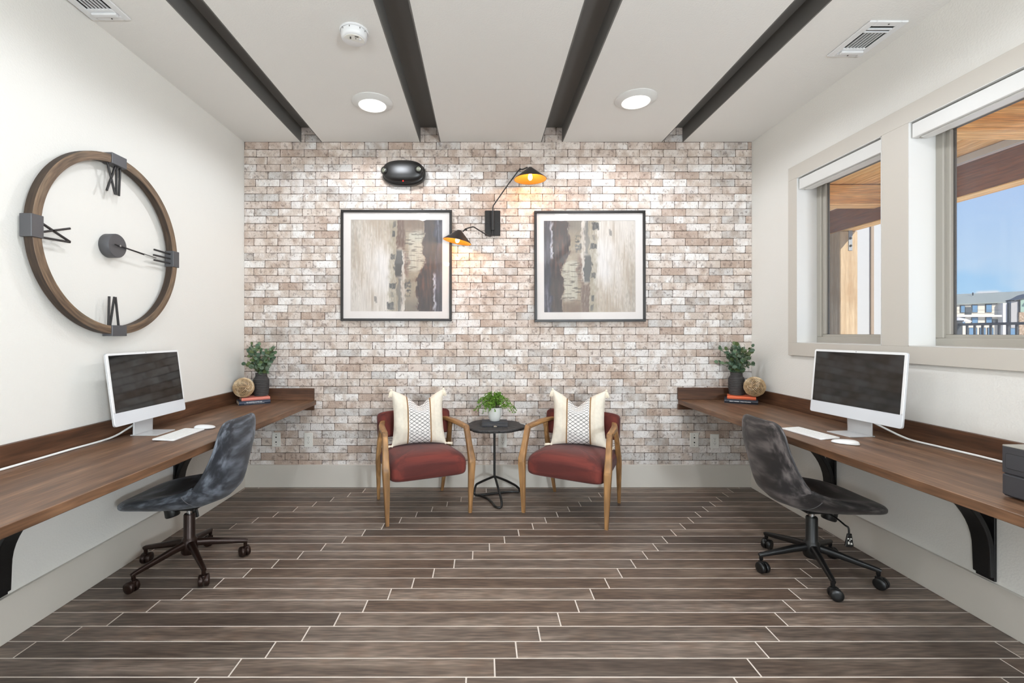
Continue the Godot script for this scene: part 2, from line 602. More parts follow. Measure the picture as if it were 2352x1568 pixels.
	M.mat_board = mat(Color(0.86, 0.83, 0.81), 0.9)
	M.tassel = mat(Color(0.93, 0.89, 0.81), 0.9)
	M.braid = mat(Color(0.58, 0.44, 0.29), 0.9)
	M.siding = mat(Color(0.68, 0.70, 0.71), 0.7)
	M.batten = mat(Color(0.58, 0.52, 0.45), 0.7)
	M.flashing = mat(Color(0.82, 0.84, 0.85), 0.5)
	M.galv = mat(Color(0.55, 0.57, 0.58), 0.45, 0.7)
	M.concrete = relief(mat(Color(0.88, 0.87, 0.85), 0.9), fine, 0.2, 1.0)
	M.rail = mat(Color(0.20, 0.23, 0.26), 0.5)
	M.hall = mat(Color(0.36, 0.35, 0.34), 0.9)
	M.fill_lamp = glow(Color(0.95, 0.98, 1.0), 3.0)  # glow of the added fill lamps

# ================================================================ the room
func room():
	# floor: grout bed with staggered plank tiles
	var s = st_new()
	box(s, Vector3(XL - 0.2, -0.10, -0.2), Vector3(XR + 0.2, -0.0012, ZF + 0.2))
	var fl = struct("floor", s, M.grout, "wood-look plank tile floor with pale grout lines laid in stepped rows", "floor")
	var pitch = 0.1042
	var PL = 1.047
	var rest = []
	for k in 8: rest.append(null)
	for k in range(-32, 23):
		var z1 = 2.223 - k * pitch
		var z0 = maxf(z1 - pitch + 0.0062, 0.0)
		if z1 - z0 < 0.01 or z1 > ZF: continue
		var x = -1.00 + 0.1042 * k + rng.randf_range(-0.006, 0.006)
		while x > XL: x -= PL
		while x < XR:
			var a = maxf(x + 0.002, XL)
			var b = minf(x + PL - 0.0042, XR)
			x += PL
			if b - a < 0.02: continue
			UVO = Vector2(rng.randf(), rng.randf()) * 3.0
			var m = rng.randi() % 8
			var near = k >= -3
			if near: s = st_new()
			else:
				if rest[m] == null: rest[m] = st_new()
				s = rest[m]
			box(s, Vector3(a, -0.006, z0), Vector3(b, 0.0, z1), 0.0012, 0)
			if near: obj("plank", s, M.floor[m], fl)
	merged("plank_field", rest, M.floor, fl)
	UVO = Vector2.ZERO
	# walls
	s = st_new()
	box(s, Vector3(XL - 0.2, 0, -0.2), Vector3(XL, CEIL + 0.3, ZF + 0.2))
	struct("wall_left", s, M.wall, "plain off-white textured wall carrying the big clock", "wall")
	s = st_new()
	wall_with_holes(s, XR, XR + 0.20, [0.0, 1.275, 2.505, CEIL + 0.3], [-0.2, 0.603, 1.329, 1.50, 2.45, ZF + 0.2])
	struct("wall_right", s, M.wall, "plain off-white textured wall with two deep window openings", "wall")
	# far end of the room, behind the camera
	s = st_new(); box(s, Vector3(XL, 0, ZF), Vector3(XR, CEIL + 0.3, ZF + 0.2))
	struct("wall_front", s, M.hall, "dark painted wall facing the brick wall", "wall")
	# ceiling: five drywall fields with four dark channels between
	var ch = [[-1.595, -1.405], [-0.550, -0.366], [0.513, 0.706], [1.570, 1.762]]
	s = st_new()
	var xs = [XL - 0.2]
	for c in ch: xs.append(c[0]); xs.append(c[1])
	xs.append(XR + 0.2)
	for k in 5:
		box(s, Vector3(xs[2 * k], CEIL, 0.0), Vector3(xs[2 * k + 1], CEIL + 0.131, ZF))
	box(s, Vector3(XL - 0.2, CEIL + 0.135, -0.2), Vector3(XR + 0.2, CEIL + 0.3, ZF + 0.2))
	var ce = struct("ceiling", s, M.ceiling, "white ceiling cut by four dark recessed channels", "ceiling")
	for c in ch:
		s = st_new()
		box(s, Vector3(c[0], CEIL + 0.0005, 0.0), Vector3(c[0] + 0.008, CEIL + 0.131, ZF))
		box(s, Vector3(c[1] - 0.008, CEIL + 0.0005, 0.0), Vector3(c[1], CEIL + 0.131, ZF))
		box(s, Vector3(c[0], CEIL + 0.127, 0.0), Vector3(c[1], CEIL + 0.1345, ZF))
		obj("channel_liner", s, M.channel, ce)
	# baseboards
	var bh = 0.198
	s = st_new(); box(s, Vector3(XL, 0.0, 0.0), Vector3(XR, bh, 0.018), 0.002)
	struct("baseboard_back", s, M.trim, "tall greige baseboard under the brick wall", "baseboard")
	s = st_new(); box(s, Vector3(XL, 0.0, 0.018), Vector3(XL + 0.019, bh, ZF), 0.002)
	struct("baseboard_left", s, M.trim, "tall greige baseboard along the clock wall", "baseboard")
	s = st_new(); box(s, Vector3(XR - 0.019, 0.0, 0.018), Vector3(XR, bh, ZF), 0.002)
	struct("baseboard_right", s, M.trim, "tall greige baseboard along the window wall", "baseboard")

# one closed skin: inner and outer face with two holes, reveals, outer rim
func wall_with_holes(s, x0, x1, ys, zs):
	var q = func(x, ya, yb, za, zb, n): poly(s, [Vector3(x, ya, za), Vector3(x, yb, za), Vector3(x, yb, zb), Vector3(x, ya, zb)], n)
	for i in 3:
		for j in 5:
			if i == 1 and (j == 1 or j == 3):
				for e in [[ys[1], Vector3.UP], [ys[2], Vector3.DOWN]]:
					poly(s, [Vector3(x0, e[0], zs[j]), Vector3(x1, e[0], zs[j]), Vector3(x1, e[0], zs[j + 1]), Vector3(x0, e[0], zs[j + 1])], e[1])
				for e in [[zs[j], Vector3.BACK], [zs[j + 1], Vector3.FORWARD]]:
					poly(s, [Vector3(x0, ys[1], e[0]), Vector3(x1, ys[1], e[0]), Vector3(x1, ys[2], e[0]), Vector3(x0, ys[2], e[0])], e[1])
				continue
			q.call(x0, ys[i], ys[i + 1], zs[j], zs[j + 1], Vector3.LEFT)
			q.call(x1, ys[i], ys[i + 1], zs[j], zs[j + 1], Vector3.RIGHT)
	for j in 5:
		for e in [[ys[0], Vector3.DOWN], [ys[3], Vector3.UP]]:
			poly(s, [Vector3(x0, e[0], zs[j]), Vector3(x1, e[0], zs[j]), Vector3(x1, e[0], zs[j + 1]), Vector3(x0, e[0], zs[j + 1])], e[1])
	for i in 3:
		for e in [[zs[0], Vector3.FORWARD], [zs[5], Vector3.BACK]]:
			poly(s, [Vector3(x0, ys[i], e[0]), Vector3(x1, ys[i], e[0]), Vector3(x1, ys[i + 1], e[0]), Vector3(x0, ys[i + 1], e[0])], e[1])

func merged(called, sts, mats, parent):
	var am := ArrayMesh.new()
	for k in sts.size():
		if sts[k] != null:
			sts[k].set_material(mats[k])
			sts[k].commit(am)
	var mi := MeshInstance3D.new()
	mi.name = called
	mi.mesh = am
	mi.set_meta("kind", "stuff")
	parent.add_child(mi, true)
	return mi

# one brick face with worn outline; width w, height h, centred at c
func brick_shape(st, c, w, h):
	var o = []
	var hx = w * 0.5
	var hy = h * 0.5
	var r = func(q): return rng.randf_range(-q, q)
	var k = rng.randf_range(0.002, 0.0048)
	o.append(Vector2(-hx + k, -hy + r.call(0.0008))); o.append(Vector2(r.call(hx * 0.5), -hy + r.call(0.0016)))
	o.append(Vector2(hx - rng.randf_range(0.002, 0.007), -hy + r.call(0.0008))); o.append(Vector2(hx + r.call(0.0008), -hy + 0.004)); o.append(Vector2(hx + r.call(0.0012), hy - rng.randf_range(0.003, 0.007)))
	o.append(Vector2(hx - k, hy + r.call(0.0008))); o.append(Vector2(r.call(hx * 0.5), hy + r.call(0.0016)))
	o.append(Vector2(-hx + rng.randf_range(0.002, 0.006), hy + r.call(0.0008))); o.append(Vector2(-hx + r.call(0.0012), hy - 0.004)); o.append(Vector2(-hx + r.call(0.0008), -hy + rng.randf_range(0.003, 0.006)))
	var z = r.call(0.0014)
	var n = o.size()
	var front = []
	for p in o:
		var q = p - p.normalized() * 0.0
		q = Vector2(p.x - signf(p.x) * minf(0.0026, absf(p.x)), p.y - signf(p.y) * 0.0022)
		front.append(c + Vector3(q.x, q.y, z + r.call(0.0007)))
	var F = Vector3(0, 0, 1)
	for i in n:
		var j = (i + 1) % n
		var a = c + Vector3(o[i].x, o[i].y, -0.0045)
		var b = c + Vector3(o[j].x, o[j].y, -0.0045)
		var en = Vector3(o[j].y - o[i].y, -(o[j].x - o[i].x), 0).normalized()
		var m = (en + F * 0.8).normalized()
		tri(st, c + Vector3(0, 0, z), front[i], front[j], F, F, F, Vector2.ZERO, Vector2.ZERO, Vector2.ZERO)
		tri(st, front[i], a, b, F, m, m, Vector2.ZERO, Vector2.ZERO, Vector2.ZERO)
		tri(st, front[i], b, front[j], F, m, F, Vector2.ZERO, Vector2.ZERO, Vector2.ZERO)
		var d = Vector3(0, 0, -0.0085)
		tri(st, a, a + d, b + d, en, en, en, Vector2.ZERO, Vector2.ZERO, Vector2.ZERO)
		tri(st, a, b + d, b, en, en, en, Vector2.ZERO, Vector2.ZERO, Vector2.ZERO)

func brick_wall():
	var s = st_new()
	box(s, Vector3(XL - 0.2, 0, -0.2), Vector3(XR + 0.2, CEIL + 0.3, -0.0065))
	var wall = struct("wall_back", s, M.mortar, "whitewashed brick feature wall with thin dark joints", "wall")
	var row = 0.0649
	var BL = 0.2103
	var shapes = []
	for k in 12:
		s = st_new()
		brick_shape(s, Vector3.ZERO, BL - 0.0040, row - 0.0036)
		shapes.append(s.commit())
	var places = []
	var rest = []
	for k in 12: rest.append(null)
	var slots = [[-1.595, -1.405], [-0.550, -0.366], [0.513, 0.706], [1.570, 1.762]]
	for r in range(-2, 44):
		var yc = CEIL - (r + 0.5) * row
		var off = (0.205 if posmod(r, 2) == 0 else 0.105) - r * 0.0012 + rng.randf_range(-0.012, 0.012)
		var x = XL + off - BL * 2
		while x < XR:
			var a = maxf(x, XL - 0.002)
			var b = minf(x + BL, XR + 0.002)
			x += BL
			if b - a < 0.02: continue
			if r < 0:
				var hit = false
				for c in slots:
					if b > c[0] and a < c[1]: hit = true
				if not hit: continue
			var mid = Vector3((a + b) * 0.5, yc + rng.randf_range(-0.0008, 0.0008), 0.0)
			var lo = yc - row * 0.5 < 0.195
			var full = b - a > BL - 0.004 and not lo and r >= 0
			var p = Vector2(mid.x, mid.y)
			var hid = (Rect2(-1.24, 1.44, 0.98, 0.99).has_point(p) or Rect2(0.44, 1.43, 0.99, 0.99).has_point(p) or mid.y < 0.78 or Rect2(-0.9, 2.6, 0.45, 0.3).has_point(p))
			var m = pick_brick(mid.y)
			places.append([hid or not full, absf(mid.x - 0.1) + absf(mid.y - 1.75) * 1.3, mid, b - a, m])
	places.sort_custom(func(p, q): return p[1] < q[1] if p[0] == q[0] else not p[0])
	for i in places.size():
		var p = places[i]
		if i < 300 and not p[0]:
			var mi := MeshInstance3D.new()
			mi.name = "brick"
			mi.mesh = shapes[rng.randi() % 12]
			mi.material_override = M.brick[p[4]]
			mi.position = p[2]
			wall.add_child(mi, true)
			if rng.randf() < 0.5: mi.rotation.z = PI
		else:
			if rest[p[4]] == null: rest[p[4]] = st_new()
			brick_shape(rest[p[4]], p[2], p[3] - 0.0040, row - 0.0036)
	merged("brickwork", rest, M.brick, wall)

func pick_brick(y):  # darker mix near the ceiling paints in shade; low courses darker too
	var t = rng.randf()
	if y > 2.82: return [2, 3, 5, 7, 9, 10][int(t * 5.99)]
	if y < 0.6: return [2, 3, 5, 6, 8, 10, 9, 0][int(t * 7.99)]
	return [0, 1, 4, 6, 8, 11, 2, 3, 7, 9, 5, 4, 10][int(t * 12.99)]

# ================================================================ windows
func windows():
	var s = st_new()
	var y0 = 1.275
	var y1 = 2.505
	var xc = XR - 0.020
	# casing: outer rails, and stiles beside each opening
	box(s, Vector3(xc, 2.505, 0.506), Vector3(XR, 2.605, 2.55), 0.0015)
	box(s, Vector3(xc, 1.180, 0.506), Vector3(XR, 1.275, 2.55), 0.0015)
	box(s, Vector3(xc, y0, 0.506), Vector3(XR, y1, 0.603), 0.0015)
	box(s, Vector3(xc, y0, 1.329), Vector3(XR, y1, 1.50), 0.0015)
	box(s, Vector3(xc, y0, 2.45), Vector3(XR, y1, 2.55), 0.0015)
	struct("trim_1", s, M.trim, "greige casing framing both windows with a flat centre post", "trim")
	for w in [[0.603, 1.329, "narrow"], [1.50, 2.45, "wide"]]:  # wide one runs on out of view to let in more daylight
		var z0 = w[0]
		var z1 = w[1]
		var win := Node3D.new()
		win.name = numbered("window_1" if w[2] == "narrow" else "window_2")
		add_child(win)
		meta(win, "deep-set greige vinyl window beside the brick wall, looking onto the porch post" if w[2] == "narrow" else "deep-set greige vinyl window looking onto sky and railing", "window")
		win.set_meta("kind", "structure")
		var xj = 2.49
		s = st_new()
		var t = 0.004
		box(s, Vector3(xc, y0, z0), Vector3(xj, y0 + t, z1)); box(s, Vector3(xc, y1 - t, z0), Vector3(xj, y1, z1))
		box(s, Vector3(xc, y0, z0), Vector3(xj, y1, z0 + t)); box(s, Vector3(xc, y0, z1 - t), Vector3(xj, y1, z1))
		obj("jamb", s, M.white, win)
		s = st_new()
		frame_ring(s, z0, z1, y0, y1, 0.045, xj, xj + 0.055, 0.004)
		obj("window_frame", s, M.vinyl, win)
		s = st_new()
		frame_ring(s, z0 + 0.040, z1 - 0.040, y0 + 0.034, y1 - 0.034, 0.030, xj + 0.013, xj + 0.05, 0.004)
		obj("sash", s, M.vinyl, win)
		s = st_new()
		frame_ring(s, z0 + 0.066, z1 - 0.066, y0 + 0.058, y1 - 0.058, 0.007, xj + 0.030, xj + 0.045, 0.0)
		obj("gasket", s, M.vinyl_dark, win)
		s = st_new()
		box(s, Vector3(xj + 0.036, y0 + 0.06, z0 + 0.068), Vector3(xj + 0.0365, y1 - 0.06, z1 - 0.068))
		obj("pane", s, M.glass, win)
		# roller shade cassette
		var sh = thing("roller_shade", "white roller shade cassette at the top of the window beside the brick wall" if w[2] == "narrow" else "white roller shade cassette at the top of the window showing sky", "window shade", Vector3(2.40, 2.41, (z0 + z1) * 0.5), 0.0, "roller shades")
		var hz = (z1 - z0) * 0.5 - 0.013
		s = st_new(); box(s, Vector3(-0.048, 0.004, -hz), Vector3(0.042, 0.082, hz), 0.002)
		obj("cassette", s, M.white, sh)
		s = st_new(); box(s, Vector3(-0.03, -0.004, -hz + 0.03), Vector3(0.03, 0.004, hz - 0.03), 0.002)
		obj("hem_bar", s, M.white, sh)
		s = st_new(); box(s, Vector3(-0.02, -0.001, -hz + 0.012), Vector3(-0.008, 0.004, -hz + 0.024), 0.001)
		obj("clip", s, M.vinyl, sh)

func frame_ring(st, z0, z1, y0, y1, w, xa, xb, b):
	box(st, Vector3(xa, y0, z0), Vector3(xb, y0 + w, z1), b)
	box(st, Vector3(xa, y1 - w, z0), Vector3(xb, y1, z1), b)
	box(st, Vector3(xa, y0 + w, z0), Vector3(xb, y1 - w, z0 + w), b)
	box(st, Vector3(xa, y0 + w, z1 - w), Vector3(xb, y1 - w, z1), b)

# ================================================================ outside
func outside():
	var s = st_new()
	box(s, Vector3(2.56, -0.2, -60), Vector3(160, -0.05, 60))
	box(s, Vector3(-60, -0.2, -130), Vector3(160, -0.051, -60))
	struct("ground_outside", s, M.concrete, "pale paved ground outside the windows", "ground")  # out of view; pale to bounce sunlight up under the porch
	# porch roof of planks running away from the viewer
	s = st_new(); box(s, Vector3(2.56, 2.985, -2.2), Vector3(4.62, 3.10, 8.0))  # near stretch out of view, long enough to keep sun off the windows
	var pr = struct("porch_ceiling", s, M.beamwood, "honey-coloured plank ceiling of the porch outside the windows", "ceiling")
	for k in 14:
		s = st_new()
		UVO = Vector2(rng.randf() * 3.0, rng.randf() * 3.0)
		box(s, Vector3(2.565 + k * 0.146, 2.965, -2.2), Vector3(2.565 + k * 0.146 + 0.140, 2.985, 8.0), 0.004, 2)
		obj("plank", s, M.cedar, pr)
	var beam = thing("porch_beam", "dark stained porch beam running along the eave above the railing", "beam", Vector3(4.40, 2.595, 0))
	UVO = Vector2(0.3, 0.2)
	s = st_new(); box(s, Vector3(0, 0.012, -2.2), Vector3(0.15, 0.30, 8.0), 0.004, 2)
	obj("timber", s, M.beamwood, beam)
	s = st_new(); box(s, Vector3(-0.002, 0.0, -2.2), Vector3(0.152, 0.012, 8.0), 0.003, 2)
	obj("soffit_board", s, M.cedar, beam)
	s = st_new(); box(s, Vector3(-0.04, 0.302, -0.9), Vector3(-0.005, 0.364, 8.0), 0.002)
	obj("flashing", s, M.flashing, beam).set_meta("label", "pale metal flashing strip")
	for q in [[0.70, 0.87, "honey timber rafter across the porch ceiling above the sky view", 2.745, 0.21], [-1.12, -0.95, "honey timber rafter across the porch ceiling above the post", 2.742, 0.215]]:
		UVO = Vector2(rng.randf(), rng.randf())
		s = st_new(); box(s, Vector3(0, 0, -0.085), Vector3(1.83, q[4], 0.085), 0.006, 0)
		T = Transform3D.IDENTITY
		var o = obj("porch_rafter", s, M.cedar)
		o.position = Vector3(2.565, q[3], (q[0] + q[1]) * 0.5)
		meta(o, q[2], "rafter", "porch rafters")
	UVO = Vector2.ZERO
	var po = thing("porch_post", "square pale pine porch post with a metal strap at its top", "post", Vector3(4.46, -0.05, -1.67))
	s = st_new(); box(s, Vector3(-0.108, 0.0, -0.11), Vector3(0.108, 2.64, 0.11), 0.008, 1)
	obj("timber", s, M.pine, po)
	s = st_new(); box(s, Vector3(-0.01, 2.40, 0.110), Vector3(0.038, 2.66, 0.116), 0.002)
	obj("strap", s, M.galv, po).set_meta("label", "grey metal strap")
	for y in [2.46, 2.55]:
		s = st_new(); T = Transform3D(FACE.basis, Vector3(0.014, y, 0.116)); slab(s, rrect(0.012, 0.012, 0.006), 0.0, 0.010, 0.002); T = Transform3D.IDENTITY
		obj("bolt", s, M.black, po)
	# board and batten wall beyond the post
	s = st_new(); box(s, Vector3(4.40, -0.05, -2.5), Vector3(5.95, 4.2, -2.3))
	var bw = struct("wall_outside", s, M.siding, "white board and batten wall beyond the porch post", "wall")
	for x in [4.55, 4.95, 5.36, 5.77]:
		s = st_new(); box(s, Vector3(x - 0.022, -0.05, -2.3), Vector3(x + 0.022, 4.2, -2.282), 0.003, 1)
		obj("batten", s, M.batten, bw)
	# railing
	var ra = thing("railing", "dark slatted metal railing seen low through the window", "railing", Vector3(7.5, -0.05, 0))
	s = st_new(); box(s, Vector3(-0.025, 1.515, -3.2), Vector3(0.025, 1.553, 3.0), 0.004)
	obj("top_rail", s, M.rail, ra)
	s = st_new(); box(s, Vector3(-0.02, 0.55, -3.2), Vector3(0.02, 0.585, 3.0), 0.004)
	obj("bottom_rail", s, M.rail, ra)
	s = st_new(); box(s, Vector3(-0.05, 0.0, -3.30), Vector3(0.05, 1.58, -3.19), 0.004)
	box(s, Vector3(-0.06, 1.58, -3.31), Vector3(0.06, 1.60, -3.18), 0.004)
	obj("post", s, M.rail, ra)
	s = st_new(); box(s, Vector3(-0.012, 0.58, -0.012), Vector3(0.012, 1.52, 0.012), 0.002)
	var bal = s.commit()
	for k in 55:
		var mi := MeshInstance3D.new()
		mi.name = "baluster"; mi.mesh = bal; mi.material_override = M.rail
		mi.position = Vector3(0, 0, -3.08 + k * 0.110)
		ra.add_child(mi, true)
	s = st_new(); box(s, Vector3(7.3, -0.05, -3.4), Vector3(7.7, 0.45, 3.1), 0.01)
	struct("wall_patio", s, M.concrete, "low concrete kerb under the outdoor railing", "wall")
	building()

func building():
	var b = thing("apartment_building", "distant three-storey apartment building with pale walls and long grey-green roof", "building", Vector3(108.7, -0.05, -101.0))
	var cream = mat(Color(0.77, 0.745, 0.69), 0.8)
	var white = mat(Color(0.82, 0.81, 0.79), 0.8)
	var grey = mat(Color(0.62, 0.62, 0.62), 0.8)
	var green = mat(Color(0.52, 0.63, 0.58), 0.8)
	var roofc = mat(Color(0.50, 0.535, 0.52), 0.9)
	var dark = mat(Color(0.20, 0.24, 0.27), 0.6)
	var glassy = mat(Color(0.36, 0.50, 0.62), 0.15)
	var stone = textured(mottle_tex(Color(0.52, 0.44, 0.36), Color(0.80, 0.74, 0.66), 0.06, 400, 3), 0.9)
	stone.uv1_triplanar = true; stone.uv1_scale = Vector3.ONE * 0.25
	# in drawing units of 1 / 112.5 m, right and up from the lower left
	var U = func(a, v): return Vector3(a / 112.5, 1.40 + (1288.0 - v) / 112.5, 0)
	var bx = func(a0, v0, a1, v1, z0, z1): 
		var st = st_new()
		var p = U.call(a0, v1); var q = U.call(a1, v0)
		box(st, Vector3(p.x, p.y, z0), Vector3(q.x, q.y, z1), 0.0)
		return st
	obj("wall", bx.call(-900, 540, 1215, 1445, -10.0, 0.0), cream, b)
	var st = st_new()
	var e0 = U.call(-900, 560); var e1 = U.call(2900, 425); var r0 = U.call(-900, 310); var r1 = U.call(2900, 132)
	var F = Vector3(0, 0.9, 0.4).normalized()
	e0.z = 0.6; e1.z = 0.6; r0.z = -4.0; r1.z = -4.0
	poly(st, [e0, e1, r1, r0], F, 0)
	var f0 = e0; f0.z = -8.6
	var f1 = e1; f1.z = -8.6
	poly(st, [r0, r1, f1, f0], Vector3(0, 0.9, -0.4).normalized(), 0)
	var dn = Vector3(0, -0.25, 0)
	poly(st, [e0, e1, e1 + dn, e0 + dn], Vector3(0, 0, 1), 0)
	poly(st, [e0 + dn, e1 + dn, f1 + dn, f0 + dn], Vector3(0, -1, 0), 0)
	poly(st, [e0, r0, f0], Vector3(-1, 0, 0), 0)
	poly(st, [e1, r1, f1], Vector3(1, 0, 0), 0)
	var rf = obj("roof", st, roofc, b)
	for q in [[690, 235], [945, 350], [1045, 345], [1420, 360]]:
		obj("vent_pipe", bx.call(q[0] - 8, q[1] - 18, q[0] + 8, q[1] + 60, -2.6, -2.4), dark, rf)
	obj("balcony_slab", bx.call(-600, 820, 1010, 872, 0.0, 1.0), white, b)
	obj("balcony_rail", bx.call(-600, 695, 1005, 702, 0.9, 0.93), dark, b)
	for w in [[60, 165, 580, 755], [355, 492, 565, 750], [710, 855, 550, 748], [60, 170, 890, 1060], [350, 498, 885, 1060], [712, 858, 880, 1060], [-240, -100, 580, 755], [-240, -100, 890, 1060], [270, 480, 1150, 1400], [560, 700, 1150, 1400], [760, 900, 1150, 1400], [1180, 1310, 1160, 1430]]:
		var f = obj("window", bx.call(w[0] - 8, w[2] - 8, w[1] + 8, w[3] + 8, 0.0, 0.12 if w[0] < 1100 else 1.32), dark, b)
		obj("pane", bx.call(w[0] + 6, w[2] + 6, w[1] - 6, w[3] - 6, 0.1, 0.16 if w[0] < 1100 else 1.36), glassy, f)
	for w in [[182, 340, 612, 805], [885, 1012, 930, 1060]]:
		obj("door", bx.call(w[0], w[2], w[1], w[3], 0.0, 0.14), dark, b)
	obj("pilaster", bx.call(1022, 520, 1135, 1445, 0.0, 1.1), white, b)
	obj("side_panel", bx.call(1140, 515, 1212, 1445, 0.0, 0.8), grey, b)
	obj("bay", bx.call(1216, 470, 2900, 1445, -6.0, 1.2), grey, b)
	obj("bay_panel", bx.call(1402, 430, 1600, 752, 0.9, 1.35), green, b)
	obj("stone_veneer", bx.call(1385, 755, 1610, 1445, 0.9, 1.5), stone, b)
	obj("bay_wall", bx.call(1603, 440, 2900, 1445, 0.9, 1.4), white, b)
	for w in [[1660, 1780, 530, 720], [1660, 1780, 868, 1040]]:
		var f = obj("window", bx.call(w[0] - 10, w[2] - 10, w[1] + 10, w[3] + 10, 1.3, 1.48), dark, b)
		obj("pane", bx.call(w[0] + 4, w[2] + 4, w[1] - 4, w[3] - 4, 1.4, 1.52), glassy, f)
	obj("awning", bx.call(1545, 485, 1900, 522, 1.3, 2.4), mat(Color(0.75, 0.52, 0.36), 0.7), b)
	st = st_new()
	var g = [U.call(1205, 470), U.call(1400, 432), U.call(1702, 345), U.call(1900, 288)]
	for k in 3:
		var a = g[k]; var c = g[k + 1]
		var up = Vector3(0, 0.16, 0)
		var zz = Vector3(0, 0, 1.9)
		poly(st, [a + zz, c + zz, c + zz + up, a + zz + up], Vector3(0, 0, 1), 0)
		poly(st, [a + zz + up, c + zz + up, c + up - zz, a + up - zz], Vector3(0, 1, 0), 0)
		poly(st, [a + zz, c + zz, c - zz, a - zz], Vector3(0, -1, 0), 0)
	obj("gable_trim", st, dark, b)
	for k in [[1400, 440, 1412, 760], [1592, 440, 1604, 760], [1128, 520, 1140, 1445]]:
		obj("corner_trim", bx.call(k[0], k[1], k[2], k[3], 0.9, 1.55), dark, b)
	# a patio umbrella on the lawn in between
	var um = thing("patio_umbrella", "small white patio umbrella behind the railing", "umbrella", Vector3(30.6, -0.05, -25.5))
	st = st_new(); lathe(st, [Vector2(0.0, 2.42), Vector2(0.35, 2.32), Vector2(0.62, 2.16), Vector2(0.60, 2.12), Vector2(0.0, 2.3)], 12)
	obj("canopy", st, white, um)
	st = st_new(); lathe(st, [Vector2(0.0, 0.0), Vector2(0.3, 0.0), Vector2(0.3, 0.08), Vector2(0.025, 0.1), Vector2(0.025, 2.35), Vector2(0.0, 2.35)], 10)
	obj("pole", st, dark, um)

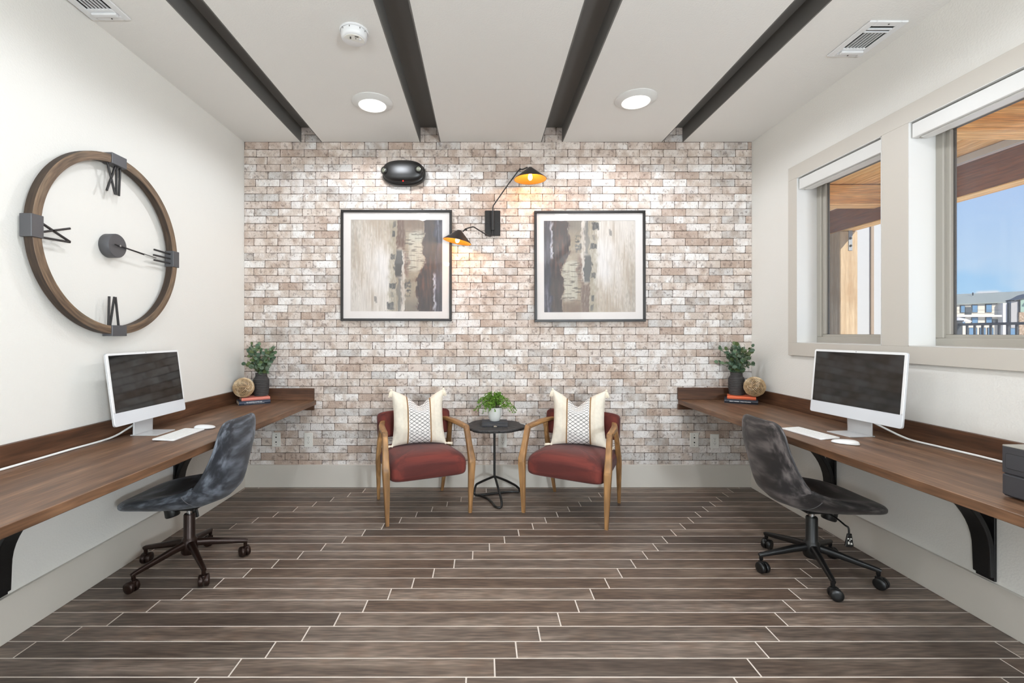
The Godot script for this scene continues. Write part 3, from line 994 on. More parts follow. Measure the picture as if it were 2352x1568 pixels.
# ================================================================ ceiling fittings
func ceiling_things():
	var spots = [[Vector3(-0.7985, CEIL, 0.691), "lit round ceiling downlight nearer the smoke detector", ""], [Vector3(1.098, CEIL, 0.741), "lit round ceiling downlight on the window side", ""]]
	for z in [2.40, 6.75]:
		for x in [-0.83, 1.10]:
			spots.append([Vector3(x, CEIL, z), "lit round ceiling downlight overhead behind the viewer", "ceiling downlights behind the viewer"])
	for q in spots:
		var d = thing("downlight", q[1], "light", q[0], 0.0, q[2] if q[2] else "")
		var s = st_new()
		lathe(s, [Vector2(0.145, 0.0), Vector2(0.146, -0.006), Vector2(0.135, -0.013), Vector2(0.112, -0.021), Vector2(0.100, -0.027), Vector2(0.097, -0.024)], 40)
		obj("trim_ring", s, M.white, d)
		s = st_new()
		lathe(s, [Vector2(0.098, -0.022), Vector2(0.094, -0.028), Vector2(0.06, -0.031), Vector2(0.0, -0.032)], 40)
		obj("lens", s, M.lens, d)
		down_lamp(d, "lamp", Vector3(0, -0.027, 0), 0.085, 1.9, Color(0.95, 0.97, 1.0))
	# smoke detector
	var sd = thing("smoke_detector", "white round smoke detector on the ceiling", "smoke detector", Vector3(-0.713, CEIL, 1.476), 0.25)
	var s = st_new()
	lathe(s, [Vector2(0.078, 0.0), Vector2(0.079, -0.006), Vector2(0.074, -0.010)], 36)
	obj("base_plate", s, M.plastic_white, sd)
	s = st_new()
	lathe(s, [Vector2(0.072, -0.008), Vector2(0.071, -0.030), Vector2(0.067, -0.044), Vector2(0.058, -0.050), Vector2(0.0, -0.051)], 36)
	obj("housing", s, M.plastic_white, sd)
	s = st_new()
	var o = []
	for k in 19:
		var a = PI * k / 18.0 - 0.25
		o.append(Vector2(cos(a), sin(a)) * 0.056)
	o.append(Vector2(-0.02, 0.002)); o.append(Vector2(0.012, -0.008))
	T = Transform3D(Basis.IDENTITY, Vector3(0, -0.053, 0)); slab(s, o, 0.0, 0.004, 0.001); T = Transform3D.IDENTITY
	obj("cover_plate", s, M.plate, sd)
	s = st_new()
	for q in [[-0.018, 0.024, 0.004, 0.010], [0.010, 0.022, 0.003, 0.003], [0.015, 0.040, 0.010, 0.005]]:
		box(s, Vector3(q[0] - q[2], -0.0542, q[1] - q[3]), Vector3(q[0] + q[2], -0.0515, q[1] + q[3]))
	for a in [0.6, 1.1, 1.9, 2.5]:
		box(s, Vector3(cos(a) * 0.071 - 0.002, -0.020, sin(a) * 0.071 - 0.002), Vector3(cos(a) * 0.071 + 0.002, -0.012, sin(a) * 0.071 + 0.002))
	obj("vent_slot", s, M.vinyl_dark, sd)
	s = st_new()
	T = Transform3D(Basis.IDENTITY, Vector3(0.032, -0.055, 0.02)); lathe(s, [Vector2(0.006, 0.003), Vector2(0.006, -0.001), Vector2(0.0, -0.002)], 14); T = Transform3D.IDENTITY
	obj("button", s, M.plastic_white, sd)
	# air registers
	for q in [[Vector3(2.180, CEIL, 1.412), 0.0, "white slotted ceiling air vent on the window side"], [Vector3(-1.975, CEIL, 1.735), 0.0, "white slotted ceiling air vent cut off by the picture top, clock side"]]:
		var v = thing("air_vent", q[2], "vent", q[0], q[1], "ceiling air vents")
		var hx = 0.104
		var hz = 0.157
		s = st_new()
		var ax = [-0.066, 0.068]
		var az = [-0.075, 0.115]
		if q[0].x > 0: az = [-0.078, 0.118]
		var yb = -0.010
		box(s, Vector3(-hx, yb, -hz), Vector3(ax[0], 0, hz), 0.003); box(s, Vector3(ax[1], yb, -hz), Vector3(hx, 0, hz), 0.003)
		box(s, Vector3(ax[0], yb, -hz), Vector3(ax[1], 0, az[0]), 0.003); box(s, Vector3(ax[0], yb, az[1]), Vector3(ax[1], 0, hz), 0.003)
		obj("face_plate", s, M.plastic_white, v)
		s = st_new(); box(s, Vector3(-0.09, -0.001, -0.13), Vector3(0.09, -0.0002, 0.13))
		obj("duct_back", s, M.dark_slot, v)
		for k in 6:
			s = st_new()
			var x = ax[0] + (k + 1) * (ax[1] - ax[0]) / 7.0
			box(s, Vector3(x - 0.002, yb + 0.001, az[0]), Vector3(x + 0.002, -0.001, az[1] - 0.052))
			obj("slat", s, M.plastic_white, v)
		for z in [az[1] - 0.050, az[1] - 0.026]:
			s = st_new(); box(s, Vector3(ax[0], yb, z - 0.003), Vector3(ax[1], -0.001, z + 0.003))
			obj("slat", s, M.plastic_white, v)
		s = st_new(); box(s, Vector3(-0.060, yb - 0.012, -0.118), Vector3(0.070, yb, -0.092), 0.004)
		box(s, Vector3(-0.066, yb - 0.006, -0.130), Vector3(0.076, yb, -0.118), 0.002)
		obj("damper_lever", s, M.plastic_white, v)
		for z in [-0.142, 0.138]:
			s = st_new(); T = Transform3D(Basis.IDENTITY, Vector3(0.012, yb - 0.002, z)); lathe(s, [Vector2(0.004, 0.002), Vector2(0.004, 0.0), Vector2(0.0, -0.001)], 10); T = Transform3D.IDENTITY
			obj("screw", s, M.vinyl_dark, v)

# ================================================================ things on the walls
func wall_things():
	clock()
	emergency_light()
	sconce()
	pictures()
	var oc = [[-1.805, "data plate with two round jacks, under the clock-side desk", true], [-1.523, "wall outlet just beyond the end of the clock-side desk", false], [0.176, "wall outlet behind the round side table's stem", false], [1.855, "data plate with two round jacks, under the window-side desk", true], [2.034, "wall outlet under the window-side desk beside the data plate", false]]
	for q in oc:
		var w = thing("data_plate" if q[2] else "wall_outlet", q[1], "outlet", Vector3(q[0], [0.416, 0.412, 0.408, 0.412, 0.401][oc.find(q)], 0.002), 0.0)
		var s = st_new()
		T = FACE
		slab(s, rrect(0.037, 0.063, 0.003, 2), -0.004, 0.006, 0.002)
		obj("plate", s, M.plate, w)
		if q[2]:
			for y in [-0.021, 0.021]:
				s = st_new(); T = Transform3D(FACE.basis, Vector3(0, y, 0.006)); lathe(s, [Vector2(0.006, 0.0), Vector2(0.006, 0.003), Vector2(0.0, 0.003)], 14)
				obj("jack", s, M.dark_slot, w)
			for y in [-0.045, 0.045]:
				s = st_new(); T = Transform3D(FACE.basis, Vector3(0, y, 0.006)); lathe(s, [Vector2(0.0035, 0.0), Vector2(0.003, 0.0012), Vector2(0.0, 0.0015)], 10)
				obj("screw", s, M.steel_dark, w)
		else:
			for y in [-0.021, 0.021]:
				s = st_new(); T = Transform3D(FACE.basis, Vector3(0, y, 0.005)); slab(s, rrect(0.017, 0.015, 0.007, 4), 0.0, 0.0025, 0.0006)
				var f = obj("socket", s, M.plate, w)
				s = st_new(); T = Transform3D.IDENTITY
				for x in [-0.0065, 0.0065]: box(s, Vector3(x - 0.0012, y - 0.001, 0.0072), Vector3(x + 0.0012, y + 0.008, 0.0078))
				box(s, Vector3(-0.0025, y - 0.010, 0.0072), Vector3(0.0025, y - 0.005, 0.0078))
				obj("slot", s, M.dark_slot, f)
			s = st_new(); T = Transform3D(FACE.basis, Vector3(0, 0, 0.006)); lathe(s, [Vector2(0.003, 0.0), Vector2(0.0026, 0.001), Vector2(0.0, 0.0012)], 10)
			obj("screw", s, M.steel_dark, w)
		T = Transform3D.IDENTITY

func clock():
	var c = thing("wall_clock", "large open wood ring wall clock with metal Roman numerals", "clock", Vector3(XL, 1.834, 1.465))
	# local x right as one faces the wall, y up, z out of the wall
	var W = Transform3D(Basis(Vector3(0, 0, -1), Vector3(0, 1, 0), Vector3(1, 0, 0)), Vector3.ZERO)
	var ro = 0.493
	var ri = 0.449
	var s = st_new()
	var s2
	for q in 4:      # four curved wood segments, one between each pair of clips
		s = st_new()
		s2 = st_new()
		UVO = Vector2(q * 0.37, q * 0.21)
		var a0 = PI / 2 * q + 0.06
		var a1 = PI / 2 * (q + 1) - 0.06
		var sec = [[ri + 0.002, 0.018], [ri, 0.020], [ri, 0.060], [ri + 0.002, 0.062], [ro - 0.002, 0.062], [ro, 0.060], [ro, 0.020], [ro - 0.002, 0.018]]
		T = W
		for k in 24:
			var a = lerpf(a0, a1, k / 24.0)
			var b = lerpf(a0, a1, (k + 1) / 24.0)
			for e in 8:
				var p = sec[e]; var r = sec[(e + 1) % 8]
				var dn = Vector2(r[1] - p[1], -(r[0] - p[0])).normalized() * -1.0
				var f = func(ang, v): return Vector3(cos(ang) * v[0], sin(ang) * v[0], v[1])
				var na = Vector3(cos(a) * dn.x, sin(a) * dn.x, dn.y); var nb = Vector3(cos(b) * dn.x, sin(b) * dn.x, dn.y)
				var u = func(ang, v): return Vector2(ang * 0.47, v[0] + v[1])
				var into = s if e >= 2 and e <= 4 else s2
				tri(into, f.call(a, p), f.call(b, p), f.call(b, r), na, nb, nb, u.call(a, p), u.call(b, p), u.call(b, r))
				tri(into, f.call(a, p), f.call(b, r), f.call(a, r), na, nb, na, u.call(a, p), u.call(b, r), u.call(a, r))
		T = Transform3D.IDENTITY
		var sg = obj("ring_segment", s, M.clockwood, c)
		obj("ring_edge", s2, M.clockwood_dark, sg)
	UVO = Vector2.ZERO
	for q in 4:
		s = st_new()
		T = W * Transform3D(Basis(Vector3.BACK, PI / 2 * q), Vector3.ZERO)
		box(s, Vector3(ri - 0.006, -0.052, 0.012), Vector3(ro + 0.010, 0.052, 0.068), 0.002)
		obj("clip", s, M.gunmetal, c)
	var bars = [
		[-0.45, 0.031, -0.285, -0.034], [-0.45, -0.024, -0.285, 0.032], [-0.45, -0.043, -0.285, -0.036],
		[-0.060, 0.45, -0.004, 0.285], [0.0, 0.45, -0.062, 0.290], [0.006, 0.45, 0.003, 0.285], [0.031, 0.45, 0.022, 0.285],
		[-0.045, -0.285, -0.050, -0.45], [-0.010, -0.285, -0.040, -0.45], [-0.002, -0.285, 0.020, -0.45],
		[0.300, 0.034, 0.45, 0.030], [0.295, 0.000, 0.45, 0.0], [0.300, -0.031, 0.45, -0.030]]
	for b in bars:
		s = st_new()
		var p = Vector3(b[0], b[1], 0.045); var r = Vector3(b[2], b[3], 0.045)
		T = W
		sweep(s, [p, p.lerp(r, 0.5), r], Vector2(0.0052, 0.0052), Vector3(0, 0, 1), 8, 4.0)
		obj("numeral_bar", s, M.steel_dark, c)
	s = st_new()
	T = W * FACE
	lathe(s, [Vector2(0.0, 0.0), Vector2(0.064, 0.0), Vector2(0.066, 0.003), Vector2(0.066, 0.052), Vector2(0.063, 0.056), Vector2(0.0, 0.056)], 40)
	obj("hub", s, M.gunmetal, c)
	T = W
	for h in [[-0.030, 0.190, 0.0035, 0.064, -0.09], [-0.030, 0.285, 0.0022, 0.069, -0.075]]:
		s = st_new()
		var d = Vector3(cos(h[4]), sin(h[4]), 0)
		sweep(s, [d * h[0] + Vector3(0, 0, h[3]), d * 0.1 + Vector3(0, 0, h[3]), d * h[1] + Vector3(0, 0, h[3])], Vector2(h[2], 0.0015), Vector3(0, 1, 0), 8, 4.0)
		obj("hand", s, M.steel_dark, c)
	s = st_new()
	T = W * Transform3D(FACE.basis, Vector3(0, 0, 0.05)); lathe(s, [Vector2(0.006, 0.0), Vector2(0.006, 0.022), Vector2(0.0, 0.024)], 12)
	obj("spindle", s, M.chrome, c)
	T = Transform3D.IDENTITY

func emergency_light():
	var e = thing("emergency_light", "black oval twin-head emergency light with a red indicator, on the brick", "emergency light", Vector3(-0.680, 2.735, 0.0))
	var s = st_new()
	var cut = func(p): return Vector3(p.x, p.y, maxf(p.z, -0.04))
	blob(s, Vector3(0.0, -0.005, 0.035), Vector3(0.187, 0.107, 0.044), 0.72, 0.5, 18, 40, func(p): return Vector3(p.x, p.y * (1.0 - 0.10 * pow(p.x / 0.186, 2)), p.z))
	obj("back_box", s, M.black_satin, e)
	s = st_new()
	blob(s, Vector3(-0.003, 0.006, 0.060), Vector3(0.178, 0.096, 0.055), 0.78, 0.75, 20, 44, cut)
	obj("cover", s, M.black_satin, e)
	for sx in [-1, 1]:
		s = st_new()
		T = Transform3D(Basis(Vector3.UP, -0.55 if sx < 0 else 0.12) * FACE.basis, Vector3(-0.148 if sx < 0 else 0.132, 0.006 if sx < 0 else 0.012, 0.070 if sx < 0 else 0.078))
		lathe(s, [Vector2(0.034, 0.0), Vector2(0.036, 0.022), Vector2(0.030, 0.036), Vector2(0.0230, 0.040), Vector2(0.0200, 0.034)], 28)
		var hd = obj("lamp_head", s, M.black_satin, e)
		s = st_new()
		lathe(s, [Vector2(0.0205, 0.0345), Vector2(0.016, 0.038), Vector2(0.009, 0.036), Vector2(0.0, 0.039)], 24)
		obj("lens", s, M.lens_glass, hd)
		T = Transform3D.IDENTITY
	for q in [[0.040, -1.0], [-0.012, 1.0]]:
		s = st_new()
		var pts = []
		for k in 13:
			var x = lerpf(-0.085, 0.085, k / 12.0)
			var y = q[0] + q[1] * 0.010 * (1.0 - pow(x / 0.085, 2))
			var zz = 0.060 + 0.055 * pow(maxf(0.0, 1.0 - pow(absf(x + 0.003) / 0.176, 1.25) - 0.6 * pow(absf(y - 0.006) / 0.094, 1.25)), 0.55)
			pts.append(Vector3(x, y, zz - 0.004))
		sweep(s, pts, Vector2(0.0016, 0.0016), Vector3.ZERO, 6)
		obj("seam", s, M.black, e)
	s = st_new()
	blob(s, Vector3(0.0, -0.082, 0.088), Vector3(0.006, 0.006, 0.006), 1.0, 1.0, 8, 12)
	obj("indicator_led", s, M.led, e)

func sconce():
	var c = thing("wall_sconce", "two-arm black wall sconce with lit cone shades between the framed prints", "wall lamp", Vector3(0.089, 2.308, 0.0))
	var s = st_new()
	T = FACE
	slab(s, rrect(0.067, 0.109, 0.002, 1), -0.004, 0.022, 0.002)
	obj("backplate", s, M.black_satin, c)
	for x in [-0.045, 0.045]:
		s = st_new(); T = Transform3D(FACE.basis, Vector3(x, 0, 0.022)); lathe(s, [Vector2(0.005, 0.0), Vector2(0.004, 0.003), Vector2(0.0, 0.004)], 10)
		obj("screw", s, M.black, c)
	T = Transform3D.IDENTITY
	s = st_new()
	tube(s, [Vector3(0, -0.072, 0.062), Vector3(0, 0.0, 0.062), Vector3(0, 0.092, 0.062)], 0.0135, 16)
	box(s, Vector3(-0.008, -0.02, 0.02), Vector3(0.008, 0.02, 0.055), 0.001)
	obj("swivel_barrel", s, M.black_satin, c)
	# upper arm: rises from the barrel, leans out to the side; lower arm hooks under it
	var up = [Vector3(0, 0.08, 0.062), Vector3(0, 0.115, 0.062), Vector3(0.006, 0.140, 0.066), Vector3(0.03, 0.172, 0.076), Vector3(0.12, 0.292, 0.115), Vector3(0.215, 0.409, 0.155), Vector3(0.228, 0.419, 0.160), Vector3(0.25, 0.416, 0.165), Vector3(0.29, 0.430, 0.175)]
	var lo = [Vector3(0, -0.07, 0.062), Vector3(0, -0.10, 0.062), Vector3(-0.008, -0.120, 0.065), Vector3(-0.022, -0.128, 0.070), Vector3(-0.04, -0.122, 0.078), Vector3(-0.10, -0.093, 0.105), Vector3(-0.158, -0.062, 0.130), Vector3(-0.17, -0.060, 0.135), Vector3(-0.20, -0.070, 0.147), Vector3(-0.232, -0.084, 0.160), Vector3(-0.252, -0.107, 0.170)]
	var q = [[up, Vector3(0.311, 0.325, 0.185), 0.0, 0.0, 0.135, 0.10], [lo, Vector3(-0.300, -0.196, 0.185), 0.20, 0.0, 0.1205, 0.098]]
	for k in 2:
		s = st_new()
		tube(s, q[k][0], 0.0055, 8)
		obj("arm", s, M.black_satin, c)
		s = st_new()
		var jp = q[k][0][-1] if k == 1 else q[k][0][-3]
		blob(s, jp.lerp(q[k][0][-3], 0.5), Vector3(0.009, 0.009, 0.009), 1.0, 1.0, 8, 12)
		obj("knuckle", s, M.black, c)
		var at = q[k][1]
		T = Transform3D(Basis(Vector3.BACK, -q[k][2]), at)
		var R = q[k][4]
		var H = q[k][5]
		s = st_new()
		lathe(s, [Vector2(R - 0.001, 0.0), Vector2(R + 0.001, 0.0005), Vector2(R, 0.003), Vector2(0.022, H - 0.006), Vector2(0.016, H), Vector2(0.0, H + 0.002)], 40)
		var sh = obj("lamp_shade", s, M.bronze_shade, c)
		s = st_new()
		lathe(s, [Vector2(R - 0.0012, 0.0006), Vector2(0.020, H - 0.010), Vector2(0.0, H - 0.009)], 40)
		obj("shade_lining", s, M.brass_in, sh)
		s = st_new()
		lathe(s, [Vector2(0.0, H - 0.012), Vector2(0.017, H - 0.014), Vector2(0.017, H - 0.045), Vector2(0.0, H - 0.045)], 16)
		obj("socket", s, M.black, c)
		s = st_new()
		lathe(s, [Vector2(0.010, H - 0.046), Vector2(0.014, H - 0.058), Vector2(0.019, H - 0.075), Vector2(0.019, H - 0.090), Vector2(0.012, H - 0.105), Vector2(0.0, H - 0.110)], 18)
		var bu = obj("bulb", s, M.bulb, c)
		var l := OmniLight3D.new()
		l.name = "filament"
		l.light_energy = 0.12
		l.light_color = Color(1.0, 0.74, 0.44)
		l.light_size = 0.012
		l.omni_range = 8.0
		l.omni_attenuation = 2.0
		l.shadow_enabled = true
		bu.add_child(l)
		l.position = T * Vector3(0, H - 0.082, 0)
		T = Transform3D.IDENTITY

func band(x, lo, hi, s):
	return smoothstep(lo - s, lo + s, x) * (1.0 - smoothstep(hi - s, hi + s, x))

func art_image():
	# an abstract painting: pale weathered field, torn dark strips down one side
	var n = 512
	var a = noise_bytes(n, n, n, n / 5, 0.010, 5, 500)
	var b = noise_bytes(n, n, n, 40, 0.06, 4, 505)
	var c = noise_bytes(n, n, 80, n, 0.07, 4, 510)
	var d = noise_bytes(n, n, n, n, 0.012, 5, 515)
	var e = noise_bytes(n, n, n, n / 3, 0.08, 3, 520)
	var o := PackedByteArray()
	o.resize(n * n * 3)
	for y in n:
		var v = y / float(n)
		for x in n:
			var i = y * n + x
			var f = a[i] / 255.0; var st = b[i] / 255.0; var hz = c[i] / 255.0; var g = d[i] / 255.0; var q = e[i] / 255.0
			var u0 = x / float(n)
			var u = u0 + (g - 0.5) * 0.045 + (q - 0.5) * 0.03 + (st - 0.5) * 0.012
			var rough = smoothstep(0.25, 0.6, q * 0.6 + st * 0.4)
			var col = Color(0.73, 0.655, 0.57).lerp(Color(0.87, 0.83, 0.79), smoothstep(0.2, 0.75, f * 0.5 + st * 0.3 + v * 0.35))
			col = col.lerp(Color(0.55, 0.51, 0.45), smoothstep(0.50, 0.85, st * 0.5 + q * 0.3 + (1.0 - v) * 0.18 + maxf(0.0, 0.12 - u0) * 1.5) * 0.55)
			col = col.lerp(Color(0.90, 0.875, 0.86), band(u, 0.22, 0.44, 0.06) * band(v, 0.35, 0.78, 0.10) * (0.3 + 0.6 * f))
			col = col.lerp(Color(0.60, 0.55, 0.45), band(u, 0.42, 0.515, 0.025) * (0.35 + 0.5 * q))
			# charcoal strip, brown above, pale below
			var cs = 0.535 + 0.018 * sin(v * 6.0 + 1.0)
			col = col.lerp(Color(0.40, 0.29, 0.22), band(u, 0.50, 0.60, 0.010) * (1.0 - smoothstep(0.30, 0.37, v + (g - 0.5) * 0.15)) * (0.55 + 0.45 * rough))
			col = col.lerp(Color(0.265, 0.25, 0.235), band(u, cs - 0.036, cs + 0.036, 0.007) * band(v, 0.33, 0.62, 0.02) * 0.97)
			col = col.lerp(Color(0.36, 0.35, 0.33), band(u, 0.505, 0.55, 0.012) * smoothstep(0.60, 0.66, v) * (0.35 + 0.6 * st))
			# cream strip with scratches, smudges and a rosy stain
			var m = band(u, 0.585, 0.80, 0.014)
			var cr = Color(0.66, 0.60, 0.51).lerp(Color(0.52, 0.43, 0.35), smoothstep(0.45, 0.85, g * 0.6 + st * 0.4))
			cr = cr.lerp(Color(0.80, 0.77, 0.70), band(u, 0.63, 0.78, 0.02) * band(v, 0.10, 0.56, 0.03) * 0.85)
			cr = cr.lerp(Color(0.30, 0.27, 0.24), smoothstep(0.58, 0.72, hz) * band(v, 0.12, 0.56, 0.03) * 0.65)
			cr = cr.lerp(Color(0.50, 0.38, 0.34), band(u, 0.585, 0.635, 0.012) * band(v, 0.33, 0.62, 0.05) * 0.7 * rough)
			cr = cr.lerp(Color(0.25, 0.25, 0.245), band(u0, 0.585, 0.655, 0.015) * band(v, 0.66, 0.83, 0.03) * smoothstep(0.35, 0.65, hz * 0.5 + q * 0.5) * 0.85)
			cr = cr.lerp(Color(0.47, 0.37, 0.30), (1.0 - smoothstep(0.06, 0.16, v + (g - 0.5) * 0.1)) * 0.65)
			cr = cr.lerp(Color(0.44, 0.41, 0.37), smoothstep(0.78, 0.95, v) * (0.3 + 0.6 * st))
			col = col.lerp(cr, m)
			# dark brown and indigo bands
			var eb = 0.795 - 0.07 * smoothstep(0.46, 0.66, v) + 0.012 * sin(v * 15.0)
			var br = Color(0.165, 0.105, 0.085).lerp(Color(0.30, 0.20, 0.16), smoothstep(0.3, 0.8, st * 0.7 + q * 0.3))
			br = br.lerp(Color(0.42, 0.26, 0.19), smoothstep(0.60, 0.85, g * 0.5 + st * 0.35 + band(v, 0.5, 0.8, 0.1) * 0.2) * 0.7)
			br = br.lerp(Color(0.30, 0.255, 0.23), (1.0 - smoothstep(0.30, 0.42, v)) * 0.65)
			var ind = Color(0.16, 0.15, 0.19).lerp(Color(0.31, 0.29, 0.34), smoothstep(0.3, 0.85, st))
			br = br.lerp(ind, smoothstep(0.905, 0.93, u))
			br = br.lerp(Color(0.74, 0.73, 0.76), band(u, 0.905, 0.930, 0.008) * smoothstep(0.56, 0.62, v) * (0.35 + 0.65 * rough))
			br = br.lerp(Color(0.56, 0.55, 0.60), band(u, 0.945, 0.975, 0.012) * (1.0 - smoothstep(0.22, 0.34, v)) * 0.7 * st)
			col = col.lerp(br, smoothstep(eb - 0.008, eb + 0.008, u))
			# stamped dark blocks along the seam
			for k in [[0.455, 0.725, 0.034, 0.030, 0.95], [0.425, 0.945, 0.038, 0.042, 0.95], [0.460, 0.405, 0.022, 0.028, 0.75], [0.467, 0.15, 0.011, 0.030, 0.85], [0.475, 0.05, 0.014, 0.028, 0.6], [0.27, 0.870, 0.014, 0.030, 0.5], [0.45, 0.81, 0.018, 0.03, 0.4]]:
				var w = maxf(absf(u0 - k[0]) / k[2], absf(v - k[1]) / k[3]) + (g - 0.5) * 0.9 + (q - 0.5) * 1.1
				col = col.lerp(Color(0.19, 0.185, 0.18), (1.0 - smoothstep(0.75, 1.15, w)) * k[4] * (0.6 + 0.4 * rough))
			var s = 0.84 + 0.14 * st
			o[i * 3] = clampi(int(col.r * s * 255), 0, 255)
			o[i * 3 + 1] = clampi(int(col.g * s * 255), 0, 255)
			o[i * 3 + 2] = clampi(int(col.b * s * 255), 0, 255)
	return Image.create_from_data(n, n, false, Image.FORMAT_RGB8, o)

func pictures():
	var im = art_image()
	var im2 = im.duplicate()
	im2.flip_x(); im2.flip_y()
	var q = [[Vector3(-0.750, 1.937, 0.0), im, "square framed abstract print with its dark strips on the sconce side, under the emergency light", -0.002], [Vector3(0.937, 1.930, 0.0), im2, "square framed abstract print with its pale field toward the windows", 0.004]]
	for p in q:
		var f = thing("framed_print", p[2], "picture", p[0], 0.0, "pair of framed abstract prints")
		f.rotation.z = p[3]
		var h = 0.4835
		var w = 0.021
		var s = st_new()
		box(s, Vector3(-h, -h, 0.001), Vector3(h, -h + w, 0.034), 0.002); box(s, Vector3(-h, h - w, 0.001), Vector3(h, h, 0.034), 0.002)
		box(s, Vector3(-h, -h + w, 0.001), Vector3(-h + w, h - w, 0.034), 0.002); box(s, Vector3(h - w, -h + w, 0.001), Vector3(h, h - w, 0.034), 0.002)
		obj("frame", s, M.frame_black, f)
		var a = 0.399
		s = st_new()
		for e in [[-h + w, h - w, -h + w, -a], [-h + w, h - w, a, h - w], [-h + w, -a, -a, a], [a, h - w, -a, a]]:
			box(s, Vector3(e[0], e[2], 0.012), Vector3(e[1], e[3], 0.018), 0.0)
		obj("mat_board", s, M.mat_board, f)
		s = st_new()
		var n = Vector3(0, 0, 1)
		tri(s, Vector3(-a, -a, 0.0145), Vector3(a, -a, 0.0145), Vector3(a, a, 0.0145), n, n, n, Vector2(0, 1), Vector2(1, 1), Vector2(1, 0))
		tri(s, Vector3(-a, -a, 0.0145), Vector3(a, a, 0.0145), Vector3(-a, a, 0.0145), n, n, n, Vector2(0, 1), Vector2(1, 0), Vector2(0, 0))
		obj("print", s, textured(ImageTexture.create_from_image(p[1]), 0.8), f)
		s = st_new()
		box(s, Vector3(-h + w - 0.002, -h + w - 0.002, 0.0235), Vector3(h - w + 0.002, h - w + 0.002, 0.024))
		obj("glass", s, M.frame_glass, f)

# ================================================================ desks
func desks():
	desk("clock", -1.0, XL + 0.0015, -1.455, 0.762, -1.470, [[0.845, 0.926], [2.015, 2.096]])
	desk("window", 1.0, XR - 0.0015, 1.715, 0.768, 1.706, [[0.883, 0.966], [1.838, 1.920]])

func desk(side, sg, xw, xf_, y, xe, br):
	var lab = "long dark-stained wall-hung wood desk under the %s with low backsplash and black brackets" % ("big clock" if sg < 0 else "windows")
	var d = thing("desk", lab, "desk", Vector3(xw, 0, 1.7), 0.0, "pair of wall-hung desks")
	var L = 3.5
	var z0 = 0.024 - 1.7
	var z1 = L - 1.7
	var D = xf_ - xw
	var X = func(q): return q * -sg
	UVO = Vector2(0.13 if sg < 0 else 1.7, 0.2)
	var s = st_new()
	box(s, Vector3(minf(0, D), y - 0.040, 0.004 - 1.7), Vector3(maxf(0, D), y, z1), 0.0025, 2)
	obj("worktop", s, M.desk, d)
	s = st_new()
	UVO = Vector2(0.6, 0.7)
	box(s, Vector3(minf(0, X.call(0.022)), y + 0.0005, z0), Vector3(maxf(0, X.call(0.022)), y + 0.100, z1), 0.0015, 2)
	obj("backsplash", s, M.desk_dark, d)
	s = st_new()
	UVO = Vector2(1.1, 0.4)
	var e = xe - xw
	box(s, Vector3(minf(0, e), y + 0.0005, 0.004 - 1.7), Vector3(maxf(0, e), y + 0.104, 0.024 - 1.7), 0.0015, 0)
	obj("backsplash", s, M.desk_dark, d)
	s = st_new()
	box(s, Vector3(minf(X.call(0.004), e), y - 0.086, 0.004 - 1.7), Vector3(maxf(X.call(0.004), e), y - 0.041, 0.026 - 1.7), 0.002, 0)
	obj("cleat", s, M.desk_dark, d)
	UVO = Vector2.ZERO
	for b in br:
		s = st_new()
		var a0 = b[0] - 1.7
		var a1 = b[1] - 1.7
		var yu = y - 0.0405
		box(s, Vector3(minf(0, X.call(0.012)), 0.205, a0), Vector3(maxf(0, X.call(0.012)), yu, a1), 0.002)
		box(s, Vector3(minf(X.call(0.012), X.call(0.56)), yu - 0.012, a0), Vector3(maxf(X.call(0.012), X.call(0.56)), yu, a1), 0.002)
		var pts = []
		for k in 17:
			var t = PI / 2 * k / 16.0 * 0.97
			pts.append(Vector3(X.call(0.020 + 0.50 * (1.0 - cos(t))), 0.325 + (yu - 0.018 - 0.325) * sin(t), (a0 + a1) * 0.5))
		pts.push_front(Vector3(X.call(0.016), 0.225, (a0 + a1) * 0.5))
		sweep(s, pts, Vector2((a1 - a0) * 0.5, 0.012), Vector3(0, 0, 1), 12, 8.0)
		obj("bracket", s, M.iron, d)

